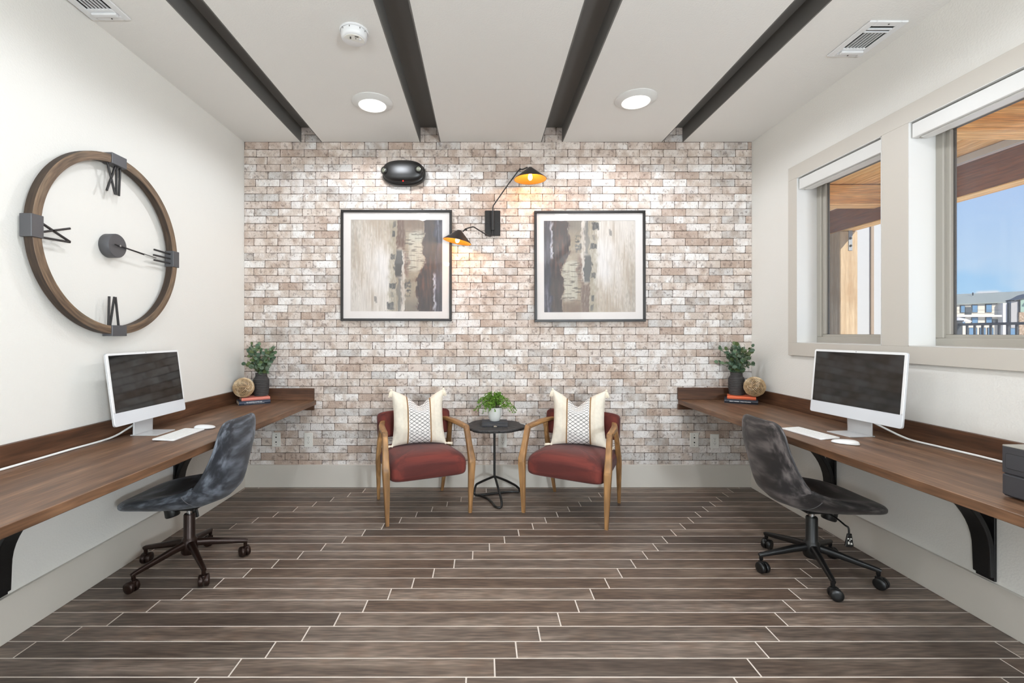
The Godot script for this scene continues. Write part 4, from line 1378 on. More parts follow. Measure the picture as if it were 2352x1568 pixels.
# ================================================================ what stands on the desks
func desk_things():
	var y0 = 0.762
	var y1 = 0.768
	computer("white all-in-one desktop computer on the clock-side desk", Vector3(-1.925, y0, 1.332), PI / 2, -0.13)
	computer("white all-in-one desktop computer under the windows", Vector3(2.100, y1, 1.398), -1.4625, -0.09)
	keyboard("slim white keyboard in front of the clock-side computer", Vector3(-1.737, y0, 1.392), PI / 2 + 0.02)
	keyboard("slim white keyboard in front of the window-side computer", Vector3(1.878, y1, 1.385), -PI / 2 + 0.10)
	mouse("white computer mouse by the keyboard on the clock-side desk", Vector3(-1.706, y0, 1.205), PI / 2 + 0.1)
	mouse("white computer mouse by the keyboard on the window-side desk", Vector3(1.903, y1, 1.618), -PI / 2 - 0.72)
	cable("white power cable along the backsplash of the clock-side desk", [Vector3(-2.020, y0 + 0.075, 1.30), Vector3(-2.045, y0 + 0.035, 1.38), Vector3(-2.050, y0 + 0.008, 1.50), Vector3(-2.050, y0 + 0.0065, 1.75), Vector3(-2.044, y0 + 0.0065, 2.0), Vector3(-2.040, y0 + 0.0065, 2.4), Vector3(-2.04, y0 + 0.0065, 3.0)])
	cable("white power cable running from the window-side computer to the printer", [Vector3(2.205, y1 + 0.085, 1.40), Vector3(2.245, y1 + 0.05, 1.46), Vector3(2.285, y1 + 0.012, 1.56), Vector3(2.305, y1 + 0.0065, 1.70), Vector3(2.315, y1 + 0.0065, 1.90), Vector3(2.312, y1 + 0.0065, 2.15), Vector3(2.318, y1 + 0.0065, 2.5)])
	printer(Vector3(2.058, y1 + 0.0008, 2.628))
	book("navy hardback with white spine lettering on the clock-side desk", Vector3(-1.915, y0, 0.188), 0.605, Vector3(0.235, 0.033, 0.17), M.navy, ["THE MEMORIES IN THE CAVE", "How to Play Your Piece and Moments and Live Beautifully"], "books under the vases")
	book("coral hardback on top of the navy book on the clock-side desk", Vector3(-1.910, y0 + 0.0335, 0.175), 0.60, Vector3(0.213, 0.022, 0.155), M.coral, [], "books under the vases")
	book("navy hardback with pale spine lettering on the window-side desk", Vector3(2.158, y1, 0.190), -0.50, Vector3(0.242, 0.034, 0.160), M.navy_dark, ["MERRY CARDINAL    A TALE FOR JANETS", ""], "books under the vases")
	book("orange hardback on top of the navy book on the window-side desk", Vector3(2.168, y1 + 0.0345, 0.180), -0.49, Vector3(0.208, 0.023, 0.150), M.orange, [], "books under the vases")
	vase("dark ribbed pottery vase on the coral book", Vector3(-1.880, y0 + 0.0565, 0.122))
	vase("dark ribbed pottery vase on the orange book", Vector3(2.155, y1 + 0.0585, 0.130))
	eucalyptus("eucalyptus stems in the dark vase on the coral book", Vector3(-1.880, y0 + 0.0565, 0.122), 21)
	eucalyptus("eucalyptus stems in the dark vase on the orange book", Vector3(2.155, y1 + 0.0585, 0.130), 33)
	ball("woven rattan ball beside the vase on the coral book", Vector3(-1.966, y0 + 0.0572, 0.246), Vector3(0.75, 0.1, 0.55))
	ball("woven rattan ball beside the vase on the orange book", Vector3(2.236, y1 + 0.0592, 0.254), Vector3(-0.72, 0.15, 0.55))

func computer(label, at, turn, tilt):
	var c = thing("computer", label, "computer", at, turn, "pair of desktop computers")
	var P = xf(Vector3(0, 0.313, -0.030), 0.0, tilt)
	var s = st_new()
	T = P * Transform3D(FACE.basis, Vector3(0, -0.029, 0))
	slab(s, rrect(0.287, 0.196, 0.014, 6), -0.013, 0.0, 0.0015)
	obj("housing", s, M.alu, c)
	s = st_new()
	T = P * Transform3D(FACE.basis, Vector3(0, 0.0065, 0))
	slab(s, rrect(0.2855, 0.159, 0.012, 6), 0.0, 0.0012, 0.0004)
	obj("bezel", s, M.imac_white, c)
	s = st_new()
	T = P * Transform3D(FACE.basis, Vector3(0, -0.1885, 0))
	slab(s, rrect(0.2855, 0.0355, 0.010, 5), 0.0, 0.0010, 0.0004)
	obj("chin", s, M.imac_chin, c)
	s = st_new()
	T = P * FACE
	slab(s, rrect(0.273, 0.1535, 0.001, 1), 0.0010, 0.0018, 0.0)
	obj("screen", s, M.screen, c)
	s = st_new()
	T = P * Transform3D(FACE.basis, Vector3(0, 0.1600, 0.0))
	slab(s, rrect(0.0022, 0.0022, 0.0021, 3), 0.001, 0.0016, 0.0)
	obj("camera_dot", s, M.black, c)
	T = Transform3D.IDENTITY
	s = st_new()
	box(s, Vector3(-0.077, 0.0, -0.084), Vector3(0.077, 0.0055, 0.072), 0.0015)
	obj("foot", s, M.alu, c)
	s = st_new()
	sweep(s, [Vector3(0, 0.005, -0.066), Vector3(0, 0.02, -0.066), Vector3(0, 0.10, -0.064), Vector3(0, 0.20, -0.054)], Vector2(0.077, 0.0042), Vector3(1, 0, 0), 12, 8.0)
	obj("stand", s, M.alu, c)

func keyboard(label, at, turn):
	var k = thing("keyboard", label, "keyboard", at, turn, "pair of white keyboards")
	var s = st_new()
	T = xf(Vector3(0, 0.003, 0), 0.0, 0.045)
	slab(s, rrect(0.146, 0.060, 0.009, 4), 0.0, 0.006, 0.001)
	obj("tray", s, M.imac_white, k)
	s = st_new()
	for r in 6:
		var z = -0.047 + r * 0.0188
		var x = -0.139
		while x < 0.134:
			var w = 0.0172
			if r == 5 and x > -0.075 and x < 0.0: w = 0.10
			box(s, Vector3(x, 0.006, z - 0.0076), Vector3(minf(x + w, 0.139), 0.0075, z + 0.0076), 0.0006)
			x += w + 0.0026
	var o = obj("keys", s, M.key, k)
	o.set_meta("kind", "stuff")
	T = Transform3D.IDENTITY

func mouse(label, at, turn):
	var m = thing("computer_mouse", label, "mouse", at, turn, "pair of white mice")
	var s = st_new()
	blob(s, Vector3(0, 0.004, 0), Vector3(0.031, 0.018, 0.060), 0.75, 0.75, 16, 32, func(p): return Vector3(p.x, maxf(p.y, -0.001) * (1.0 - 0.25 * p.z / 0.06), p.z))
	obj("shell", s, M.imac_white, m)
	s = st_new()
	blob(s, Vector3(0, 0.003, 0), Vector3(0.0285, 0.003, 0.056), 0.5, 0.75, 8, 28)
	obj("base", s, M.alu, m)

func cable(label, pts):
	var c = thing("power_cable", label, "cable")
	var s = st_new()
	tube(s, spline(pts, 8), 0.0055, 8)
	obj("cord", s, M.cable, c)

func printer(at):
	# front looks into the room (-x)
	var p = thing("printer", "dark grey desktop printer at the near end of the window-side desk", "printer", at)
	var s = st_new()
	slab(s, rrect(0.208, 0.241, 0.012, 5), 0.004, 0.083, 0.006)
	obj("lower_body", s, M.printer, p)
	s = st_new()
	slab(s, rrect(0.2085, 0.2415, 0.012, 5), 0.0845, 0.178, 0.002)
	obj("upper_body", s, M.printer, p)
	s = st_new()
	slab(s, rrect(0.2085, 0.2415, 0.012, 5), 0.178, 0.182, 0.001)
	obj("top_panel", s, M.printer_top, p)
	s = st_new()
	var S = Transform3D(Basis(Vector3(0, 0, 1), Vector3(-1, 0, 0), Vector3(0, 1, 0)), Vector3(-0.2075, 0.129, 0.0))
	T = S
	slab(s, rrect(0.2255, 0.027, 0.007, 4), 0.0, 0.0016, 0.0004)
	obj("groove", s, M.dark_slot, p)
	s = st_new()
	slab(s, rrect(0.2242, 0.0257, 0.006, 4), 0.0, 0.0022, 0.0004)
	obj("paper_door", s, M.printer, p)
	T = Transform3D.IDENTITY
	for k in 5:
		s = st_new()
		box(s, Vector3(-0.150, 0.181, -0.19 + k * 0.055), Vector3(-0.138, 0.1832, -0.165 + k * 0.055), 0.001)
		obj("button", s, M.plastic_white, p)
	for q in [[-0.17, -0.2], [0.17, -0.2], [-0.17, 0.2], [0.17, 0.2]]:
		s = st_new(); box(s, Vector3(q[0] - 0.02, 0.0, q[1] - 0.02), Vector3(q[0] + 0.02, 0.006, q[1] + 0.02), 0.001)
		obj("foot", s, M.black, p)

# spine faces +z, size = (spine length, thickness, depth)
func book(label, at, turn, sz, cover, words, group):
	var b = thing("book", label, "book", at, turn, group)
	var hx = sz.x * 0.5
	var hz = sz.z * 0.5
	var s = st_new()
	box(s, Vector3(-hx, 0, -hz), Vector3(hx, 0.0028, hz), 0.0008)
	box(s, Vector3(-hx, sz.y - 0.0028, -hz), Vector3(hx, sz.y, hz), 0.0008)
	var pts = []
	for k in 9:
		var a = lerpf(-PI / 2, PI / 2, k / 8.0)
		pts.append(Vector3(0, sz.y * 0.5 + sin(a) * (sz.y * 0.5 - 0.0014), hz - 0.002 + cos(a) * 0.0028))
	for k in 8:
		var n0 = Vector3(0, pts[k].y - sz.y * 0.5, 0.008).normalized()
		var n1 = Vector3(0, pts[k + 1].y - sz.y * 0.5, 0.008).normalized()
		var e = Vector3(hx, 0, 0)
		tri(s, pts[k] - e, pts[k] + e, pts[k + 1] + e, n0, n0, n1, Vector2.ZERO, Vector2.ZERO, Vector2.ZERO)
		tri(s, pts[k] - e, pts[k + 1] + e, pts[k + 1] - e, n0, n1, n1, Vector2.ZERO, Vector2.ZERO, Vector2.ZERO)
	obj("cover", s, cover, b)
	s = st_new()
	box(s, Vector3(-hx + 0.003, 0.0028, -hz + 0.004), Vector3(hx - 0.003, sz.y - 0.0028, hz - 0.003), 0.0)
	obj("pages", s, M.pages, b)
	for i in words.size():
		if words[i] == "": continue
		var tm := TextMesh.new()
		tm.text = words[i]
		var f := SystemFont.new()
		f.font_names = PackedStringArray(["Droid Sans"])
		f.font_weight = 700 if i == 0 else 400
		tm.font = f
		tm.font_size = 32
		tm.depth = 0.0006
		var one = words[1] == ""
		tm.pixel_size = (0.0087 if i == 0 else 0.0058) / 32.0 * (0.95 if one else 1.0)
		tm.material = M.print
		var mi := MeshInstance3D.new()
		mi.name = "lettering"
		mi.mesh = tm
		mi.position = Vector3(-0.005, sz.y * (0.5 if one else (0.66 if i == 0 else 0.36)), hz + 0.0016)
		if i == 1: mi.position.x = -0.004
		b.add_child(mi, true)

func vase(label, at):
	var v = thing("vase", label, "vase", at, 0.0, "pair of dark ribbed vases")
	var s = st_new()
	var prof = [Vector2(0.0, 0.0), Vector2(0.052, 0.0)]
	for k in 81:
		var t = k / 80.0
		var r = 0.055 + 0.008 * sin(t * PI * 0.9)
		if t > 0.70: r = lerpf(r, 0.046, smoothstep(0.70, 0.90, t))
		prof.append(Vector2(r + 0.0012 * sin(t * TAU * 13.0) * (0.6 if t > 0.88 else 1.0), 0.002 + t * 0.186))
	prof.append(Vector2(0.049, 0.191)); prof.append(Vector2(0.044, 0.192)); prof.append(Vector2(0.040, 0.186)); prof.append(Vector2(0.040, 0.10)); prof.append(Vector2(0.0, 0.10))
	lathe(s, prof, 40)
	obj("body", s, M.vase, v)

func leaf_mesh():
	var s = st_new()
	var c = Vector3(0, 0, 0.020)
	var o = []
	for k in 10:
		var a = TAU * k / 10.0 - PI / 2
		var r = 0.0165
		o.append(Vector3(cos(a) * r, absf(cos(a)) * 0.0035, 0.020 + sin(a) * 0.0195))
	for k in 10:
		var n = Vector3(0, 1, 0)
		var a = o[k]; var b = o[(k + 1) % 10]
		var na = Vector3(-signf(a.x) * 0.25, 1, 0).normalized(); var nb = Vector3(-signf(b.x) * 0.25, 1, 0).normalized()
		tri(s, c, a, b, n, na, nb, Vector2.ZERO, Vector2.ZERO, Vector2.ZERO)
	return s.commit()

func eucalyptus(label, at, sd):
	var e = thing("eucalyptus", label, "foliage", at, 0.0, "pair of eucalyptus arrangements")
	var g := RandomNumberGenerator.new()
	g.seed = sd
	var NS = 19
	var lm = leaf_mesh()
	var wall = -1.0 if at.x < 0 else 1.0
	for k in NS:
		var a = TAU * k / NS + g.randf_range(-0.25, 0.25)
		var sp = g.randf_range(0.05, 0.155)
		var hh = g.randf_range(0.17, 0.285) - sp * 0.55
		if k % 4 == 3: sp = 0.15; hh = 0.07
		var dir = Vector3(cos(a), 0, sin(a))
		if dir.z < 0: dir.z *= 0.45
		if dir.x * wall > 0: dir.x *= 0.8
		var base = Vector3(dir.x * 0.014, 0.104, dir.z * 0.014)
		var pts = spline([base, Vector3(dir.x * 0.026, 0.20, dir.z * 0.026), Vector3(dir.x * sp * 0.6, 0.20 + hh * 0.62, dir.z * sp * 0.6), Vector3(dir.x * sp, 0.20 + hh, dir.z * sp)], 5)
		var s = st_new()
		tube(s, pts, 0.0015, 5)
		obj("stem", s, M.stem, e)
		var n = 14 if k % 4 != 3 else 10
		for j in n:
			var t = lerpf(0.30, 1.0, j / float(n - 1))
			var q = t * (pts.size() - 1)
			var i = mini(int(q), pts.size() - 2)
			var p = pts[i].lerp(pts[i + 1], q - i)
			if p.y < 0.198: p.y = 0.198
			var az = g.randf() * TAU
			var el = g.randf_range(-0.3, 0.9)
			var d = Vector3(cos(az) * cos(el), sin(el), sin(az) * cos(el))
			if j == n - 1: d = (pts[-1] - pts[-2]).normalized()
			if p.z + at.z + d.z * 0.045 < 0.025: d.z = absf(d.z)
			if (p.x + at.x + d.x * 0.045) * wall > absf(XL if wall < 0 else XR) - 0.02: d.x = -d.x
			var up = (Vector3(g.randf_range(-0.6, 0.6), g.randf_range(0.0, 1.0), g.randf_range(0.2, 1.2))).normalized()
			var xx = up.cross(d).normalized()
			var yy = d.cross(xx).normalized()
			var mi := MeshInstance3D.new()
			mi.name = "leaf"
			mi.mesh = lm
			mi.material_override = M.leafs[[0, 1, 2, 0, 3, 1][g.randi() % 6]]
			var sc = g.randf_range(0.80, 1.25) * (0.8 if t > 0.85 else 1.0)
			mi.transform = Transform3D(Basis(xx, yy, d) * Basis.from_scale(Vector3.ONE * sc), p)
			e.add_child(mi, true)

func ball(label, at, axis):
	var b = thing("rattan_ball", label, "decoration", at, 0.0, "pair of rattan balls")
	var R = 0.078
	var y = axis.normalized()
	var x = y.cross(Vector3.UP).normalized()
	T = Transform3D(Basis(x, y, x.cross(y)), Vector3(0, R + 0.003, 0))
	var s = st_new()
	blob(s, Vector3.ZERO, Vector3.ONE * R * 0.93, 1.0, 1.0, 16, 24)
	obj("hollow_shade", s, M.rattan_shade, b)  # dark ball stands in for the shaded hollow behind the weave
	s = st_new()
	for k in 24:
		var a = PI * (k + 0.5) / 24.0 - PI / 2
		var pts = []
		for j in 41:
			var ang = TAU * j / 40.0
			var aa = clampf(a + 0.012 * sin(ang * 8.0 + k), -1.5, 1.5)
			pts.append(Vector3(cos(ang) * cos(aa), sin(aa), sin(ang) * cos(aa)) * (R + 0.0012 * sin(ang * 8.0 + k * 1.6)))
		sweep(s, pts, Vector2(0.0029, 0.0024), Vector3.ZERO, 6, 2.0, false)
	for k in 8:
		var ang = TAU * k / 8.0
		var pts = []
		for j in 17:
			var a = lerpf(-PI / 2, PI / 2, j / 16.0)
			pts.append(Vector3(cos(ang + a * 0.2) * cos(a), sin(a), sin(ang + a * 0.2) * cos(a)) * (R - 0.0015))
		sweep(s, pts, Vector2(0.0024, 0.002), Vector3.ZERO, 6, 2.0, false)
	obj("weave", s, M.rattan, b)
	T = Transform3D.IDENTITY

# ================================================================ seating
func seating():
	office_chair("blue-grey leather swivel chair with bronze base at the clock-side desk", Vector3(-1.685, 0, 1.385), PI, M.leather_blue, M.bronze, 44.6)
	office_chair("brown-grey leather swivel chair with black base at the window-side desk", Vector3(1.862, 0, 1.430), 0.0, M.leather_brown, M.black, 36.0)
	armchair("rust velvet armchair with wood frame on the clock side of the round table", Vector3(-0.4885, 0, 0.4388), 0.405)
	armchair("rust velvet armchair with wood frame on the window side of the round table", Vector3(0.7185, 0, 0.4785), -0.515)
	var pt = pillow_tex()
	pillow("cream pillow with diamond stitching on the armchair nearer the clock wall", Vector3(-0.495, 0.470, 0.425), 0.26, -0.24, pt, 1.0)
	pillow("cream pillow with diamond stitching on the armchair nearer the windows", Vector3(0.745, 0.470, 0.462), -0.26, -0.24, pt, -1.0)
	side_table()
	fill_lamp("added round fill lamp at the window side behind the viewer", Vector3(1.78, 0, 5.75), 15.0)
	fill_lamp("added round fill lamp at the clock side behind the viewer", Vector3(-1.55, 0, 6.35), 6.5)

func fill_lamp(label, at, energy):  # added fill light behind the camera, lifts the dark lower walls
	var l = thing("added_fill_lamp", label, "fill lamp", at, 0.0, "added fill lamps")
	var s = st_new()
	lathe(s, [Vector2(0.0, 0.0), Vector2(0.16, 0.0), Vector2(0.16, 0.015), Vector2(0.015, 0.025), Vector2(0.009, 0.03), Vector2(0.009, 1.14), Vector2(0.0, 1.14)], 24)
	obj("stand", s, M.black, l)
	s = st_new()
	blob(s, Vector3(0, 1.34, 0), Vector3(0.23, 0.21, 0.23), 1.0, 1.0, 16, 32)
	var b = obj("fill_globe", s, M.fill_lamp, l)  # glowing globe around the added light
	var o := OmniLight3D.new()
	o.name = "lamp"
	o.light_energy = energy
	o.light_color = Color(0.92, 0.965, 1.0)
	o.light_size = 0.19
	o.omni_range = 14.0
	o.omni_attenuation = 2.0
	o.shadow_enabled = true
	b.add_child(o)
	o.position = Vector3(0, 1.34, 0)

func office_chair(label, at, turn, leather, metal, ang):
	# faces local +x
	var c = thing("office_chair", label, "chair", at, turn, "pair of leather swivel chairs")
	var P = [[0.297, 0.400, 0.10, 0.000, 0.014], [0.283, 0.403, 0.165, 0.003, 0.046], [0.240, 0.407, 0.205, 0.012, 0.066], [0.165, 0.408, 0.228, 0.028, 0.078], [0.07, 0.404, 0.240, 0.048, 0.084], [-0.04, 0.404, 0.245, 0.074, 0.082], [-0.150, 0.416, 0.244, 0.096, 0.068], [-0.235, 0.456, 0.240, 0.103, 0.050], [-0.268, 0.530, 0.236, 0.086, 0.040], [-0.281, 0.630, 0.227, 0.050, 0.034], [-0.290, 0.725, 0.215, 0.026, 0.032], [-0.297, 0.808, 0.197, 0.018, 0.030], [-0.301, 0.852, 0.168, 0.014, 0.026], [-0.303, 0.868, 0.120, 0.010, 0.010]]
	var ctr = []; var ext = []
	for p in P:
		ctr.append(Vector3(p[0], p[1], 0)); ext.append(Vector3(p[2], p[3], p[4]))
	ctr = spline(ctr, 4); ext = spline(ext, 4)
	var rows = []
	var n = ctr.size()
	var NC = 44
	for i in n:
		var t = (ctr[mini(i + 1, n - 1)] - ctr[maxi(i - 1, 0)]).normalized()
		var nr = Vector3(t.y, -t.x, 0)
		if nr.y < 0 and i < n / 2: nr = -nr
		if nr.x < 0 and i >= n / 2: nr = -nr
		var row = []
		for k in NC:
			var a = TAU * k / NC
			var u = signf(cos(a)) * pow(absf(cos(a)), 0.45)
			var v = signf(sin(a)) * pow(absf(sin(a)), 0.75)
			var lift = ext[i].y * pow(absf(u), 2.2)
			row.append(ctr[i] + Vector3(0, 0, ext[i].x * u) + nr * (lift + v * ext[i].z * 0.5))
		rows.append(row)
	for e in [0, n - 1]:
		var m = Vector3.ZERO
		for q in rows[e]: m += q / NC
		var flat = []
		for q in rows[e]: flat.append(m)
		if e == 0: rows.push_front(flat)
		else: rows.append(flat)
	var s = st_new()
	grid(s, rows, true, Vector2(1.0, 1.0))
	obj("shell", s, leather, c)
	# piped seams round the hips, where seat and back join
	for sd in [-1.0, 1.0]:
		s = st_new()
		var pts = []
		var i0 = 24
		for k in 10:
			var kk = (2 + k) if sd > 0 else (20 - k)
			kk = (NC - 1 - kk + NC) % NC
			pts.append(rows[i0][kk] + (rows[i0][kk] - ctr[i0 - 1]).normalized() * 0.0005)
		tube(s, pts, 0.0020, 6)
		obj("seam", s, M.seam, c)
	s = st_new()
	lathe(s, [Vector2(0.0, 0.085), Vector2(0.036, 0.085), Vector2(0.042, 0.095), Vector2(0.044, 0.150), Vector2(0.036, 0.172), Vector2(0.030, 0.180), Vector2(0.0295, 0.306), Vector2(0.026, 0.312), Vector2(0.0, 0.312)], 28)
	obj("column", s, metal, c)
	s = st_new()
	lathe(s, [Vector2(0.014, 0.310), Vector2(0.014, 0.368), Vector2(0.0, 0.368)], 18)
	obj("gas_piston", s, M.chrome, c)
	s = st_new()
	box(s, Vector3(-0.075, 0.352, -0.075), Vector3(0.13, 0.368, 0.075), 0.004)
	box(s, Vector3(0.04, 0.332, -0.03), Vector3(0.14, 0.356, 0.03), 0.006)
	obj("mounting_plate", s, M.black, c)
	s = st_new()
	T = xf(Vector3(0.10, 0.316, 0.0), 0.0, 0.0, -0.25)
	lathe(s, [Vector2(0.0, -0.022), Vector2(0.034, -0.022), Vector2(0.038, -0.016), Vector2(0.036, 0.022), Vector2(0.0, 0.022)], 22)
	obj("tension_knob", s, M.black, c)
	T = Transform3D.IDENTITY
	var lv = [Vector3(0.06, 0.346, 0.05), Vector3(0.065, 0.340, 0.10), Vector3(0.068, 0.326, 0.150), Vector3(0.074, 0.318, 0.168), Vector3(0.074, 0.285, 0.172)]
	s = st_new()
	tube(s, spline(lv, 5), 0.0045, 8)
	var le = obj("lever", s, M.black, c)
	s = st_new()
	T = Transform3D(FACE.basis, Vector3(0.074, 0.255, 0.166))
	slab(s, [Vector2(-0.010, 0.034), Vector2(0.012, 0.034), Vector2(0.022, -0.030), Vector2(0.012, -0.036), Vector2(-0.016, -0.034), Vector2(-0.023, -0.028)], 0.0, 0.012, 0.003)
	obj("lever_handle", s, M.black, le)
	s = st_new()
	for q in [[-0.008, 0.010, 0.005, 0.003], [0.006, 0.009, 0.005, 0.003], [0.0, 0.001, 0.004, 0.0018], [-0.006, -0.012, 0.005, 0.007], [0.008, -0.016, 0.005, 0.005]]:
		slab(s, [Vector2(q[0] - q[2], q[1] - q[3]), Vector2(q[0] + q[2], q[1] - q[3]), Vector2(q[0] + q[2] * 0.5, q[1] + q[3]), Vector2(q[0] - q[2], q[1] + q[3])], 0.0118, 0.0126)
	obj("lever_symbol", s, M.plate, le)
	T = Transform3D.IDENTITY
	for k in 5:
		var w = deg_to_rad(ang + 72.0 * k) 
		# world angle measured from +x toward +z; undo the chair's own turn
		w += turn
		var d = Vector3(cos(w), 0, sin(w))
		s = st_new()
		sweep(s, [d * 0.030 + Vector3(0, 0.142, 0), d * 0.10 + Vector3(0, 0.132, 0), d * 0.20 + Vector3(0, 0.112, 0), d * 0.285 + Vector3(0, 0.096, 0), d * 0.297 + Vector3(0, 0.092, 0)], [Vector2(0.021, 0.021), Vector2(0.018, 0.019), Vector2(0.0145, 0.0155), Vector2(0.0125, 0.0125), Vector2(0.0105, 0.0105)], Vector3.ZERO, 12, 2.6)
		var lg = obj("leg", s, metal, c)
		var hub = d * 0.286
		s = st_new()
		T = Transform3D(Basis.IDENTITY, hub)
		lathe(s, [Vector2(0.0, 0.098), Vector2(0.0105, 0.098), Vector2(0.0105, 0.070), Vector2(0.007, 0.066), Vector2(0.007, 0.048)], 14)
		# twin wheel caster, trailing a little to one side
		var yaw = [0.5, 1.3, 0.2, 2.2, 0.9][k]
		T = Transform3D(Basis(Vector3.UP, yaw), hub)
		box(s, Vector3(-0.008, 0.030, -0.014), Vector3(0.008, 0.062, 0.018), 0.003)
		var cs = obj("caster", s, metal, lg)
		s = st_new()
		for x in [-1, 1]:
			T = Transform3D(Basis(Vector3.UP, yaw) * Basis(Vector3.BACK, -PI / 2 * x), hub + Basis(Vector3.UP, yaw) * Vector3(x * 0.005, 0.0305, 0.012))
			lathe(s, [Vector2(0.0, 0.0), Vector2(0.029, 0.0), Vector2(0.0305, 0.003), Vector2(0.0305, 0.016), Vector2(0.027, 0.021), Vector2(0.012, 0.0225), Vector2(0.0, 0.0225)], 26)
		obj("wheel", s, metal, lg)
		T = Transform3D.IDENTITY

func armchair(label, at, turn):
	var c = thing("armchair", label, "armchair", at, turn, "pair of rust armchairs")
	# seat: flat below, crowned above, sides slightly full
	var s = st_new()
	var w1 = func(p):
		var q = p
		var back = clampf((0.28 - p.z) / 0.56, 0, 1)
		q.x *= 1.0 - 0.075 * back
		if q.y > 0:
			q.y = q.y * (1.0 - 0.10 * back) + 0.022 * (1.0 - pow(p.x / 0.3, 2)) - 0.018 * pow(maxf(0.0, p.z / 0.28), 4.0)
		else: q.y += 0.035 * back * back
		return q
	var rows = []
	var nu = 26
	var nv = 56
	for i in nu + 1:
		var a = PI * (float(i) / nu - 0.5)
		var e = 0.12 if a < 0 else 0.42
		var row = []
		for j in nv:
			var b = TAU * j / nv
			var ca = pow(maxf(cos(a), 0.0), e)
			var sa = signf(sin(a)) * pow(absf(sin(a)), e + 0.25)
			row.append(Vector3(0, 0.375, 0.015) + w1.call(Vector3(0.297 * ca * signf(cos(b)) * pow(absf(cos(b)), 0.22), 0.086 * sa, 0.285 * ca * signf(sin(b)) * pow(absf(sin(b)), 0.22))))
		rows.append(row)
	grid(s, rows, true, Vector2(1, 2))
	obj("seat", s, M.velvet, c)
	s = st_new()
	T = xf(Vector3(0, 0.617, -0.240), 0.0, -0.16)
	blob(s, Vector3.ZERO, Vector3(0.300, 0.103, 0.030), 0.22, 0.28, 20, 48, func(p): return Vector3(p.x, p.y - 0.012 * pow(p.x / 0.3, 2), p.z + 0.075 * pow(p.x / 0.3, 2)))
	obj("backrest", s, M.velvet, c)
	T = Transform3D.IDENTITY
	for sx in [-1.0, 1.0]:
		var X = func(v): return Vector3(v.x * sx, v.y, v.z)
		s = st_new()
		UVO = Vector2(rng.randf(), rng.randf())
		sweep(s, [X.call(Vector3(0.311, 0.0, 0.280)), X.call(Vector3(0.316, 0.19, 0.283)), X.call(Vector3(0.322, 0.375, 0.286)), X.call(Vector3(0.323, 0.400, 0.283)), X.call(Vector3(0.318, 0.50, 0.246)), X.call(Vector3(0.314, 0.595, 0.210)), X.call(Vector3(0.313, 0.622, 0.199)), X.call(Vector3(0.312, 0.636, 0.190))],
			[Vector2(0.0125, 0.0125), Vector2(0.0195, 0.018), Vector2(0.026, 0.023), Vector2(0.026, 0.023), Vector2(0.021, 0.020), Vector2(0.020, 0.020), Vector2(0.021, 0.020), Vector2(0.020, 0.016)], Vector3(1, 0, 0), 16, 5.0)
		obj("leg", s, M.oak, c)
		s = st_new()
		UVO = Vector2(rng.randf(), rng.randf())
		sweep(s, [X.call(Vector3(0.313, 0.626, 0.206)), X.call(Vector3(0.312, 0.629, 0.185)), X.call(Vector3(0.306, 0.633, 0.10)), X.call(Vector3(0.293, 0.638, -0.02)), X.call(Vector3(0.270, 0.641, -0.12)), X.call(Vector3(0.243, 0.640, -0.195))],
			[Vector2(0.020, 0.013), Vector2(0.021, 0.016), Vector2(0.0225, 0.0165), Vector2(0.023, 0.0165), Vector2(0.020, 0.0165), Vector2(0.014, 0.015)], Vector3(1, 0, 0.15 * sx), 16, 4.0)
		obj("arm", s, M.oak, c)
		s = st_new()
		UVO = Vector2(rng.randf(), rng.randf())
		sweep(s, [X.call(Vector3(0.270, 0.0, -0.270)), X.call(Vector3(0.278, 0.17, -0.230)), X.call(Vector3(0.288, 0.34, -0.185)), X.call(Vector3(0.288, 0.50, -0.135)), X.call(Vector3(0.284, 0.585, -0.105)), X.call(Vector3(0.281, 0.632, -0.085))],
			[Vector2(0.0115, 0.0115), Vector2(0.0165, 0.017), Vector2(0.021, 0.022), Vector2(0.018, 0.018), Vector2(0.016, 0.020), Vector2(0.017, 0.030)], Vector3(1, 0, 0), 16, 4.0)
		obj("leg", s, M.oak, c)
		for q in [Vector3(0.311 * sx, 0.0, 0.280), Vector3(0.270 * sx, 0.0, -0.270)]:
			pass
	UVO = Vector2.ZERO

func pillow_tex():
	var n = 512
	var a = noise_bytes(n, n, n, n, 0.02, 3, 600)
	var o := PackedByteArray()
	o.resize(n * n * 3)
	for y in n:
		for x in n:
			var i = y * n + x
			var u = x / float(n) * 2.0 - 1.0
			var v = y / float(n) * 2.0 - 1.0
			var col = Color(0.90, 0.865, 0.80)
			var au = absf(u)
			if au < 0.62 and au > 0.40:
				# herringbone weave beside the panel
				var zz = absf(fposmod(v * 40.0, 2.0) - 1.0)
				var hb = fposmod(u * 60.0 + zz * 1.5, 1.0)
				col = col.lerp(Color(0.80, 0.72, 0.62), 0.55 if hb < 0.35 else 0.0)
			if au <= 0.40:
				col = Color(0.91, 0.895, 0.875)
				var p = fposmod(u / 0.20 + v / 0.142, 1.0)
				var q = fposmod(u / 0.20 - v / 0.142, 1.0)
				if (minf(p, 1.0 - p) < 0.062 or minf(q, 1.0 - q) < 0.062) and au < 0.385: col = Color(0.13, 0.125, 0.13)
			elif au < 0.45:
				col = Color(0.62, 0.48, 0.32) if fposmod(v * 42.0 + (0.5 if u > 0 else 0.0), 1.0) < 0.55 else Color(0.50, 0.37, 0.24)
			var k = 0.97 + 0.06 * a[i] / 255.0
			o[i * 3] = clampi(int(col.r * k * 255), 0, 255)
			o[i * 3 + 1] = clampi(int(col.g * k * 255), 0, 255)
			o[i * 3 + 2] = clampi(int(col.b * k * 255), 0, 255)
	return textured(to_tex(n, n, o), 0.95)

